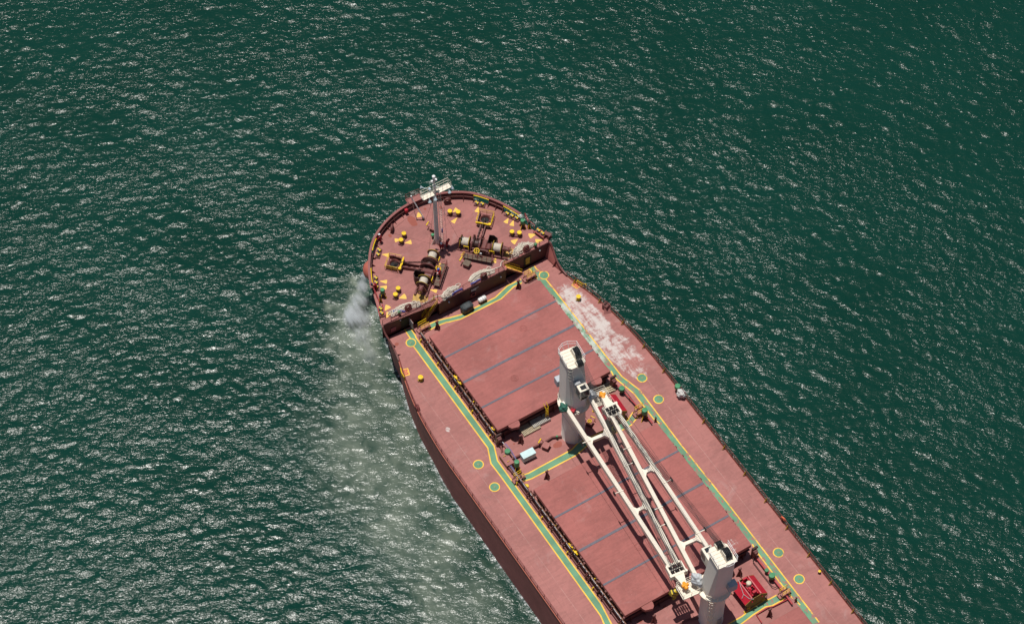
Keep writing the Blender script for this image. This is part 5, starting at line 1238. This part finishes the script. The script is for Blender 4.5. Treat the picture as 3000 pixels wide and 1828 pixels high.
h2b = by('M', ((520,170),(545,215),(640,340),(735,470),(765,520),(865,635),(880,690),(965,790),(1040,890),(1130,1010),(1145,1040),(1250,1170)))+by('J', ((90,880),(110,940),(230,1100),(270,1170),(400,1320),(520,1470)))
rack('pipe rack on the port side of the second hatch, with silver pipe', -9.03, -21.3, P('H',690,1110,.6).y+.3, h2b, [(by('M',((970,715),))[0], by('M',((1010,770),))[0]), (by('M',((1015,780),))[0], by('M',((1055,840),))[0]), (by('M',((530,110),))[0], by('M',((552,150),))[0])])
# deck pipes
def pipe(label, pts, r, mat, name='deck_pipe', flanges=True, sup=True, grp='pipes on the main deck'):
    pts = [Vector(q) for q in pts]; o = thing(name, label, 'pipe', pts[0], grp)
    mb = MB(); mb.tube(pts, r, 10); mb.build('pipe_run', mat, o, smooth=True)
    for a, b2 in zip(pts[:-1], pts[1:]):
        n_ = int((b2-a).length/2.2)
        for k in range(n_):
            q = a.lerp(b2, (k+.5)/n_); d = (b2-a).normalized()
            if flanges: mb = MB(); mb.lathe([(r,-.05),(r*1.55,-.045),(r*1.55,.045),(r,.05)], q, 14, axis=d); mb.build('flange', mat, o)
            if sup and q.z > .2: mb = MB(); mb.box((q.x,q.y,q.z/2), (.12,.12,q.z)); mb.build('support', m_dark, o)
    return o
pipe('brown pipe bending across the deck from the pump box to the forward crane', [P('H',a,b2,.35) for a, b2 in ((560,835),(720,765),(880,665),(1060,585),(1190,503),(1330,488))], .13, m_brown)
pipe('brown branch pipe curving down beside the green vent aft of hatch one', [P('H',a,b2,.5) for a, b2 in ((405,590),(440,640),(455,700),(455,780))], .14, m_brown)
pipe('thick brown pipe running aft under the finned green vent to hatch two', [P('H',a,b2,.4) for a, b2 in ((525,910),(690,1110),(840,1310))], .15, m_brown)
pipe('silver conduit kinking between the two port pipe racks', [P('H',a,b2,.75) for a, b2 in ((415,570),(465,575),(655,825),(545,885),(670,1060),(840,1290))], .05, m_silver, flanges=False)
pipe('violet hose running beside the silver conduit', [P('H',a,b2,.6) for a, b2 in ((500,590),(590,700),(665,830),(565,890),(690,1060),(845,1285))], .045, m_violet, 'deck_hose', flanges=False, sup=False)
pipe('red fire pipe on the starboard side of the cross deck by the forward grab', [P('G',a,b2,.6) for a, b2 in ((890,730),(950,765),(1210,1050),(1300,1140),(1375,1235))], .085, m_redp)
pipe('black twin conduit inboard of the red pipe by the forward grab', [P('G',a,b2,.5) for a, b2 in ((880,715),(940,790),(1010,790),(1120,940),(1210,1060))], .05, m_dark, flanges=True)
pipe('red fire pipe passing the green vents beside the aft red grab', [P('K',a,b2,.5) for a, b2 in ((925,650),(1040,800),(1180,970),(1290,1110),(1385,1245))], .11, m_redp)
pipe('thin dark conduit inboard of the red pipe beside the aft grab', [P('K',a,b2,.4) for a, b2 in ((895,660),(890,710),(965,810),(1060,930),(1130,1020),(1170,1035),(1210,1010))], .05, m_dark)
pipe('red-brown pipe edging the aft walkway', [P('K',a,b2,.25) for a, b2 in ((1320,1185),(1140,1275),(1080,1285),(930,1375),(1000,1480))], .07, m_redp, flanges=False)
pipe('dark pipe across the deck at the foot of the aft crane', [P('K',a,b2,.3) for a, b2 in ((200,1420),(90,1432),(20,1460),(-60,1500))], .12, m_brown)
# pump box, pale blue locker, pallets
q = P('H',520,850,.3); q.z = 0; o = thing('pipe_manifold_box', 'long low red-brown box beside the walkway under the green vent', 'box', q)
mb = MB(); mb.box(q+Vector((0,0,.4)), (1.0,1.9,.8), rz=0, ch=.04); mb.build('housing', m_brown, o); mb = MB(); mb.box(q+Vector((0,0,.83)), (1.05,1.95,.06)); lid_ = mb.build('lid', m_deck, o)
mb = MB()
for y in (-.5,.4): mb.tube([q+Vector((-.2,y,.86)), q+Vector((-.2,y,.98)), q+Vector((.1,y,.98)), q+Vector((.1,y,.86))], .03, 5)
mb.build('lid_handles', m_yel, lid_)
q0, q1 = P('H',835,740,1.05), None; q = Vector((q0.x, q0.y, 0)); rz = -.02
o = thing('deck_locker', 'pale blue rust-spotted locker box on the cross deck', 'locker', q); R3 = Matrix.Rotation(rz, 3, 'Z')
mb = MB(); mb.box(q+Vector((0,0,.62)), (1.75,.9,.95), rz=rz, ch=.04); mb.build('case', m_ltblue, o)
mb = MB(); mb.box(q+Vector((0,0,1.13)), (1.83,.98,.07), rz=rz, ch=.02); mb.build('lid', m_ltblue, o)
for s in (-1, 1):
    for t_ in (-1, 1): mb = MB(); mb.box(q+R3@Vector((s*.75,t_*.36,.08)), (.12,.12,.16), rz=rz); mb.build('leg', m_dark, o)
mb = MB()
for x in (-.6,0,.6): mb.box(q+R3@Vector((x,-.47,.95)), (.12,.05,.2), rz=rz)
mb.each('latch', m_grey, o)
def pallet(label, q, rz, L, Wd, n, h=.28, mat=m_wood):
    o = thing('wooden_pallet', label, 'pallet', q, 'timber gratings stowed by hatch one'); R3 = Matrix.Rotation(rz,3,'Z')
    for k in range(n):
        mb = MB(); mb.box(q+R3@Vector((-L/2+L*(k+.5)/n,0,h)), (L/n*.62,Wd,.06), rz=rz); mb.build('slat', mat, o)
    for y in (-Wd*.42,0,Wd*.42):
        mb = MB(); mb.box(q+R3@Vector((0,y,h/2-.02)), (L,.1,h-.04), rz=rz); mb.build('bearer', mat, o)
pallet('sandy timber grating lying against the aft side of hatch one', P('H',855,355,.3)-Vector((0,0,.3)), .0, 2.5, 1.6, 14)
pallet('greyer timber grating against hatch one under the yellow ladder', P('H',1012,250,.5)-Vector((0,0,.5)), .0, 2.5, 1.1, 12, .45, M('greyed_timber', (.42,.40,.36), .8, var=.3, scale=3))
pallet('open slatted timber pallet beside the round trunk at the starboard side', P('G',800,775,.3)-Vector((0,0,.3)), 1.45, 1.5, 1.5, 5)
q = P('G',745,775,.4); q.z = 0; mb = MB(); mb.box(q+Vector((0,0,.2)), (.75,1.5,.12), rz=-.1); mb.box(q+Vector((0,0,.07)), (.6,1.4,.14), rz=-.1); one(mb, 'timber_board', m_wood, 'sandy timber board leaning flat beside the open slatted pallet', 'board', q)
# yellow ladder on the hatch end
def yl(label, x, y, z1):
    mb = MB()
    for s in (-.2,.2): mb.tube([(x+s,y,.15),(x+s,y,z1),(x+s,y+.5,z1+.55)], .035, 5)
    for k in range(7): mb.tube([(x-.2,y,.35+k*.34),(x+.2,y,.35+k*.34)], .03, 5)
    one(mb, 'hatch_ladder', m_yel, label, 'ladder', (x,y,0))
lx_ = P('H',1100,120,1.5).x; yl('yellow ladder fixed on the aft side of the first hatch', lx_, 9.2, 2.5)
# hatch stoppers: posts with flared feet
def stopper(label, q, rz, s=1.0):
    o = thing('hatch_stopper', label, 'hatch stopper', q, 'steel hatch stopper posts'); Mx = Matrix.Translation(q) @ Matrix.Rotation(rz,4,'Z') @ Matrix.Scale(s,4); B = lambda: MB(Mx)
    mb = B(); mb.plate([(-.5,0,0),(.18,0,0),(.18,0,1.9),(-.05,0,1.95),(-.12,0,1.1)], (0,1,0), .10); mb.build('web', m_brown, o)
    for t_ in (-1,1):
        mb = B(); mb.plate([(.12,t_*.05,0),(.12,t_*.55,0),(.12,t_*.1,1.6),(.12,t_*.05,1.6)], (1,0,0), .06); mb.build('flange_plate', m_brown, o)
    mb = B(); mb.box((.15,0,1.8), (.22,.5,.35), ch=.03); mb.build('head_block', m_brown, o)
for label, q, rz in (('stopper post with flared feet behind the port corner of hatch one', P('H',735,590), 1.5), ('stopper post on the middle walkway edge ahead of hatch two', P('H',1118,1110), 1.6),
 ('stopper post at the port stair foot ahead of hatch one', P('C',1300,1420), 1.6), ('stopper post at the starboard stair foot ahead of hatch one', P('D',1180,780), 1.6),
 ('stopper post between the aft grab and hatch two', P('K',720,890), 1.5), ('stopper post on the aft walkway edge beside the aft grab', P('K',1100,1400), 1.6),
 ('stopper post behind the port corner of hatch two', P('J',935,1480), 1.5), ('stopper post at the starboard walkway beside the middle walkway end', P('G',1412,1215), 0.2), ('stopper post at the starboard walkway beside the aft walkway end', P('K',1425,1215), 0.2)):
    stopper(label, q, rz, .85 if 'starboard walkway' not in label else .5)
# boxes at the ends of the hatch, starboard: drive housings
for label, q in (('dark drive housing at the starboard aft corner of hatch one', P('G',865,690,1.2)), ('dark drive housing at the starboard aft corner of hatch two', P('K',905,590,1.2)), ('dark drive housing at the port aft corner of hatch one', P('H',400,530,1.2))):
    q.z = 0; o = thing('drive_housing', label, 'drive housing', q, 'hatch drive housings'); mb = MB(); mb.box(q+Vector((0,0,.9)), (.6,.55,1.8), ch=.05); mb.box(q+Vector((0,-.35,1.5)), (.5,.3,.45), ch=.04); mb.build('casing', m_brown, o)
    mb = MB(); mb.lathe([(.05,-.4),(.16,-.38),(.16,.38),(.05,.4)], q+Vector((.1,.1,1.95)), 12, axis=(1,0,0)); mb.build('motor', m_dark, o, smooth=True)
# things along the side railings
q = P('O',850,655,.5); q.z = 0; o = thing('ladder_winch_box', 'brown box unit at the starboard railing beside the dust patch', 'box', q)
mb = MB(); mb.box(q+Vector((.1,.3,.5)), (.8,.8,1.0), rz=.3, ch=.04); mb.build('casing', m_brown, o); mb = MB(); mb.plate([q+Vector(v) for v in ((-.6,-.3,.05),(.3,-.6,.05),(.5,-.1,.6),(-.3,.1,.6))], (0,.6,1), .05); mb.build('sloping_lid', m_deck, o)
mb = MB(); mb.tube([q+Vector((-.2,.3,1.1)), q+Vector((.4,.5,1.1))], .12, 8); mb.build('drum', m_dark, o)
q = P('L',210,470,.4); q.z = 0; o = thing('valve_unit', 'dark red valve unit at the port railing near the bow', 'valve', q)
mb = MB(); mb.box(q+Vector((0,0,.3)), (.5,.6,.6), ch=.04); mb.build('casing', m_rail, o); mb = MB(); mb.torus(q+Vector((0,0,.85)), .25, .04, n=14, m=5); mb.tube([q+Vector((0,0,.6)), q+Vector((0,0,.85))], .04, 6); mb.build('handwheel', m_rail, o)
q = P('K',1275,170,.8); mb = MB(); mb.torus(q, .36, .09, axis=(1,.2,.25), n=20, m=8); one(mb, 'lifebuoy', m_lifer, 'orange lifebuoy hung on the starboard railing', 'lifebuoy', q, smooth=True)
for label, pts in (('yellow gate rail beside the red square on the port railing', (('E',268,790),('E',285,860),('E',320,915))), ('yellow gate rail beside the red square on the starboard railing', (('O',540,362),('O',590,395),('O',632,405)))):
    w_ = [P(*a, .9) for a in pts]; o = thing('boarding_gate', label, 'gate', w_[0], 'yellow boarding gates')
    mb = MB()
    for a, b2 in zip(w_[:-1], w_[1:]): mb.tube([a, b2], .06, 6); mb.tube([a-Vector((0,0,.4)), b2-Vector((0,0,.4))], .04, 6)
    mb.build('gate_bar', m_yel, o); mb = MB()
    for a in w_: mb.tube([a-Vector((0,0,.85)), a], .06, 6)
    mb.build('gate_post', m_yel, o)
# ------------------------------------------------------------------ people
def person(label, foot, face, hat, pose='stand', lean=0.0, s=1.0):
    o = thing('person', label, 'person', foot, 'crew in red coveralls'); Mx = Matrix.Translation(foot) @ Matrix.Rotation(face-PI/2, 4, 'Z') @ Matrix.Scale(s, 4)   # faces local +Y
    L = {}
    def lp(y, z):                                   # bend at the hips
        a = lean; dy, dz = y, z-.92
        return (dy*math.cos(a)+dz*math.sin(a), .92+dz*math.cos(a)-dy*math.sin(a)) if z > .92 else (y, z)
    J = {'pelvis': (0,0,.95,.15), 'belly': (0,.01,1.12,.145), 'chest': (0,.0,1.32,.165), 'neckb': (0,.0,1.46,.075), 'neck': (0,.02,1.54,.055), 'head': (0,.04,1.63,.085), 'crown': (0,.04,1.72,.075)}
    E_ = [('pelvis','belly'),('belly','chest'),('chest','neckb'),('neckb','neck'),('neck','head'),('head','crown')]
    arms = {'stand': [((.0,.18,1.05),(.12,.32,1.0)), ((.0,.16,1.06),(.1,.30,.98))], 'down': [((.03,-.02,1.12),(.04,.08,.88)), ((.03,.0,1.12),(.04,.1,.9))], 'rail': [((.04,.22,1.12),(-.02,.46,1.02)), ((.04,.22,1.12),(-.02,.46,1.02))]}[pose]
    for k, sx in enumerate((-1, 1)):
        n_ = 'lr'[k]; e, h = arms[k]
        J['sh'+n_] = (sx*.20,0,1.41,.075); J['el'+n_] = (sx*(.24+e[0]),e[1],e[2],.05); J['wr'+n_] = (sx*(.24-h[0]*.4),h[1],h[2],.034); J['pm'+n_] = (sx*(.235-h[0]*.5),h[1]+.05,h[2]-.04,.036)
        J['hip'+n_] = (sx*.10,0,.88,.115); J['kn'+n_] = (sx*.115,.03,.48,.075); J['an'+n_] = (sx*.12,-.01,.10,.05); J['to'+n_] = (sx*.135,.17,.045,.045)
        E_ += [('chest','sh'+n_),('sh'+n_,'el'+n_),('el'+n_,'wr'+n_),('wr'+n_,'pm'+n_),('pelvis','hip'+n_),('hip'+n_,'kn'+n_),('kn'+n_,'an'+n_),('an'+n_,'to'+n_)]
    keys = list(J); me = bpy.data.meshes.new('body'); vs = []
    for k in keys:
        x, y, z, r = J[k]
        if z > .92 or k[:2] in ('el','wr','pm'): y, z = lp(y, max(z,.9201)) if z <= .92 else lp(y, z)
        J[k] = (x, y, z, r); vs.append(Mx @ Vector((x, y, z))-foot)
    me.from_pydata([tuple(v) for v in vs], [(keys.index(a), keys.index(b2)) for a, b2 in E_], [])
    ob = bpy.data.objects.new('body', me); COL.objects.link(ob); ob.parent = o
    mod = ob.modifiers.new('skin', 'SKIN'); ob.modifiers.new('sub', 'SUBSURF').levels = 1; ob.modifiers['sub'].render_levels = 1
    for i, k in enumerate(keys):
        sv = me.skin_vertices[0].data[i]; sv.radius = (J[k][3]*s, J[k][3]*s); sv.use_root = (k == 'pelvis')
    me.materials.append(m_skin)
    def jb(k): return Mx @ Vector(J[k][:3])
    mb = MB()                                        # coverall sleeves, trunk and legs over the body
    def lo(keys_, rr): mb.tube([jb(k) for k in keys_], [r*s for r in rr], 10)
    lo(['neckb','chest','belly','pelvis'], [.12,.20,.185,.185])
    mb.build('coverall_top', m_coat, o, smooth=True)
    for n_ in 'lr':
        mb = MB(); lo(['chest','sh'+n_,'el'+n_,'wr'+n_], [.10,.095,.072,.055]); mb.build('sleeve', m_coat, o, smooth=True)
        mb = MB(); lo(['hip'+n_,'kn'+n_,'an'+n_], [.135,.10,.075]); mb.build('trouser_leg', m_coat, o, smooth=True)
        mb = MB(); a = jb('an'+n_); b2 = jb('to'+n_); mb.tube([a+(a-b2)*.35-Vector((0,0,.04*s)), a.lerp(b2,.4), b2+(b2-a)*.3], [.055*s,.065*s,.045*s], 8); mb.build('boot', m_boot, o, smooth=True)
        mb = MB(); w_ = jb('wr'+n_); pm = jb('pm'+n_); d = (pm-w_).normalized(); sd_ = d.cross(Vector((0,0,1))).normalized()
        for k, (off, ln) in enumerate(((-.03,.07),(-.01,.08),(.01,.078),(.03,.06))):
            f0 = pm+sd_*off*s; mb.tube([f0, f0+d*ln*.5*s-Vector((0,0,.008*s)), f0+d*ln*s-Vector((0,0,.035*s))], [.010*s,.009*s,.007*s], 5)
        th = pm-sd_*.04*s-d*.02*s; mb.tube([th, th-sd_*.025*s+d*.03*s, th-sd_*.02*s+d*.06*s], [.011*s,.010*s,.008*s], 5)
        mb.build('fingers', m_skin, o, smooth=True)
    H = jb('head'); up = (jb('crown')-jb('head')).normalized(); fw = Mx.to_3x3() @ Vector((0,math.cos(lean),-math.sin(lean))); fw.normalize(); rt_ = up.cross(fw)
    mb = MB(); mb.lathe([(.02,-.05),(.12,-.045),(.145,.0),(.14,.06),(.11,.12),(.06,.15),(.01,.16)], H+up*.05*s, 18, axis=up); mb.plate([H+up*.05*s+fw*.10*s+rt_*.09*s, H+up*.04*s+fw*.20*s+rt_*.05*s, H+up*.04*s+fw*.20*s-rt_*.05*s, H+up*.05*s+fw*.10*s-rt_*.09*s], up, .015); mb.build('helmet', hat, o, smooth=True)
    mb = MB(); mb.lathe([(.002,0),(.018,.01),(.012,.04),(.002,.055)], H+fw*.085*s-up*.02*s+up*.0, 8, axis=up)
    for e in (-1,1): mb.lathe([(.002,-.006),(.013,0),(.002,.006)], H+fw*.082*s+rt_*e*.035*s+up*.02*s, 8, axis=fw); mb.lathe([(.004,-.02),(.022,0),(.004,.02)], H+rt_*e*.09*s, 8, axis=up)
    mb.box(H+fw*.08*s-up*.055*s, (.045,.045,.012)); mb.build('face_features', m_skin, o, smooth=True)
    return o
person('person in red coveralls and white helmet standing at the port bow bulwark', PF('A',408,1235), 2.4, m_hathl, 'rail', .12)
person('person in red coveralls and white helmet in the foremast shadow', PF('A',1362,1345), -2.2, m_hathl, 'stand', .25)
person('person in dark red coveralls standing in the foremast shadow with head bowed', PF('A',1445,1300), -.9, M('dark_red_helmet', (.2,.01,.02), .5), 'down', .3)
person('person in red coveralls and blue helmet on the port windlass platform', PF('C',1335,590,.45)+Vector((0,0,0)), 2.9, m_hatbl, 'rail', .15)
person('person in red coveralls leaning over the port bulwark above the spray', PF('C',335,790), 2.95, M('navy_helmet', (.03,.03,.09), .5), 'rail', .75)
# ------------------------------------------------------------------ washing-water spray falling from the port hawse pipe
m = bpy.data.materials.new('spray_mist'); m.use_nodes = True; nt = m.node_tree; nt.nodes.remove(nt.nodes['Principled BSDF'])
pv = nt.nodes.new('ShaderNodeVolumePrincipled'); pv.inputs['Color'].default_value = (.965,.985,1,1); pv.inputs['Anisotropy'].default_value = .1
out = [n for n in nt.nodes if n.type == 'OUTPUT_MATERIAL'][0]; nt.links.new(pv.outputs[0], out.inputs['Volume']); p = geo_pos(nt)
def blob(c, r, rz=0.0):
    v = nt.nodes.new('ShaderNodeVectorMath'); v.operation = 'SUBTRACT'; nt.links.new(p, v.inputs[0]); v.inputs[1].default_value = c
    q = mapping(nt, v.outputs[0], (1/r[0], 1/r[1], 1/r[2]), (0,0,-rz)); 
    q = mapping(nt, mapping(nt, v.outputs[0], (1,1,1), (0,0,-rz)), (1/r[0], 1/r[1], 1/r[2]))
    l = nt.nodes.new('ShaderNodeVectorMath'); l.operation = 'LENGTH'; nt.links.new(q, l.inputs[0]); return ramp(nt, l.outputs['Value'], 1.0, .05)
ringsd = [(-8.55,42.45,-1.9,.35),(-9.3,41.9,-3.1,.75),(-10.3,41.0,-4.5,1.3),(-11.4,39.9,-5.5,1.8),(-12.6,38.3,-6.0,2.1),(-13.2,36.2,-6.3,2.1),(-13.6,33.8,-6.5,1.9),(-14.0,31.2,-6.6,1.3),(-14.3,29.5,-6.7,.4)]
g = None
for c, r, rz, k in (((-8.9,42.2,-2.4),(.7,.7,1.3),0,1.6), ((-9.6,41.6,-3.6),(1.1,1.1,1.6),0,1.1), ((-10.8,40.6,-4.8),(1.5,1.6,1.5),0,.8), ((-12.5,39.5,-5.4),(1.7,2.2,1.7),-.6,1.1), ((-11.5,38.6,-5.8),(1.3,1.6,1.4),-.4,.9), ((-12.9,36.6,-6.3),(1.9,2.4,1.1),-.3,.42), ((-13.4,33.6,-6.6),(1.7,3.4,.9),-.1,.26)):
    x = mth(nt, 'MULTIPLY', blob(c, r, rz), k); g = x if g is None else mth(nt, 'ADD', g, x)
nn = ramp(nt, noise(nt, mapping(nt, p, (1.9,.42,.6), (0,0,.87)), 1.2, 6, .68, .7), .30, .66)
den = mth(nt, 'MULTIPLY', mth(nt, 'MULTIPLY', g, nn), MIST); nt.links.new(den, pv.inputs['Density'])
mb = MB(); rs = []
for i, (x, y, z, r) in enumerate(ringsd):
    a = Vector(ringsd[max(i-1,0)][:3]); b2 = Vector(ringsd[min(i+1,len(ringsd)-1)][:3]); d = (b2-a).normalized(); u = d.cross(Vector((0,0,1))).normalized(); v = u.cross(d)
    rs.append([Vector((x,y,z))+u*r*math.cos(t_)+v*r*.8*math.sin(t_) for t_ in np.linspace(0, 2*PI, 21)[:-1]])
mb.rings(rs); sp = mb.build('water_spray', m, None, loc=(-12,38,-6.8)); sp['kind'] = 'stuff'; sp.name = 'mist'
#==END==
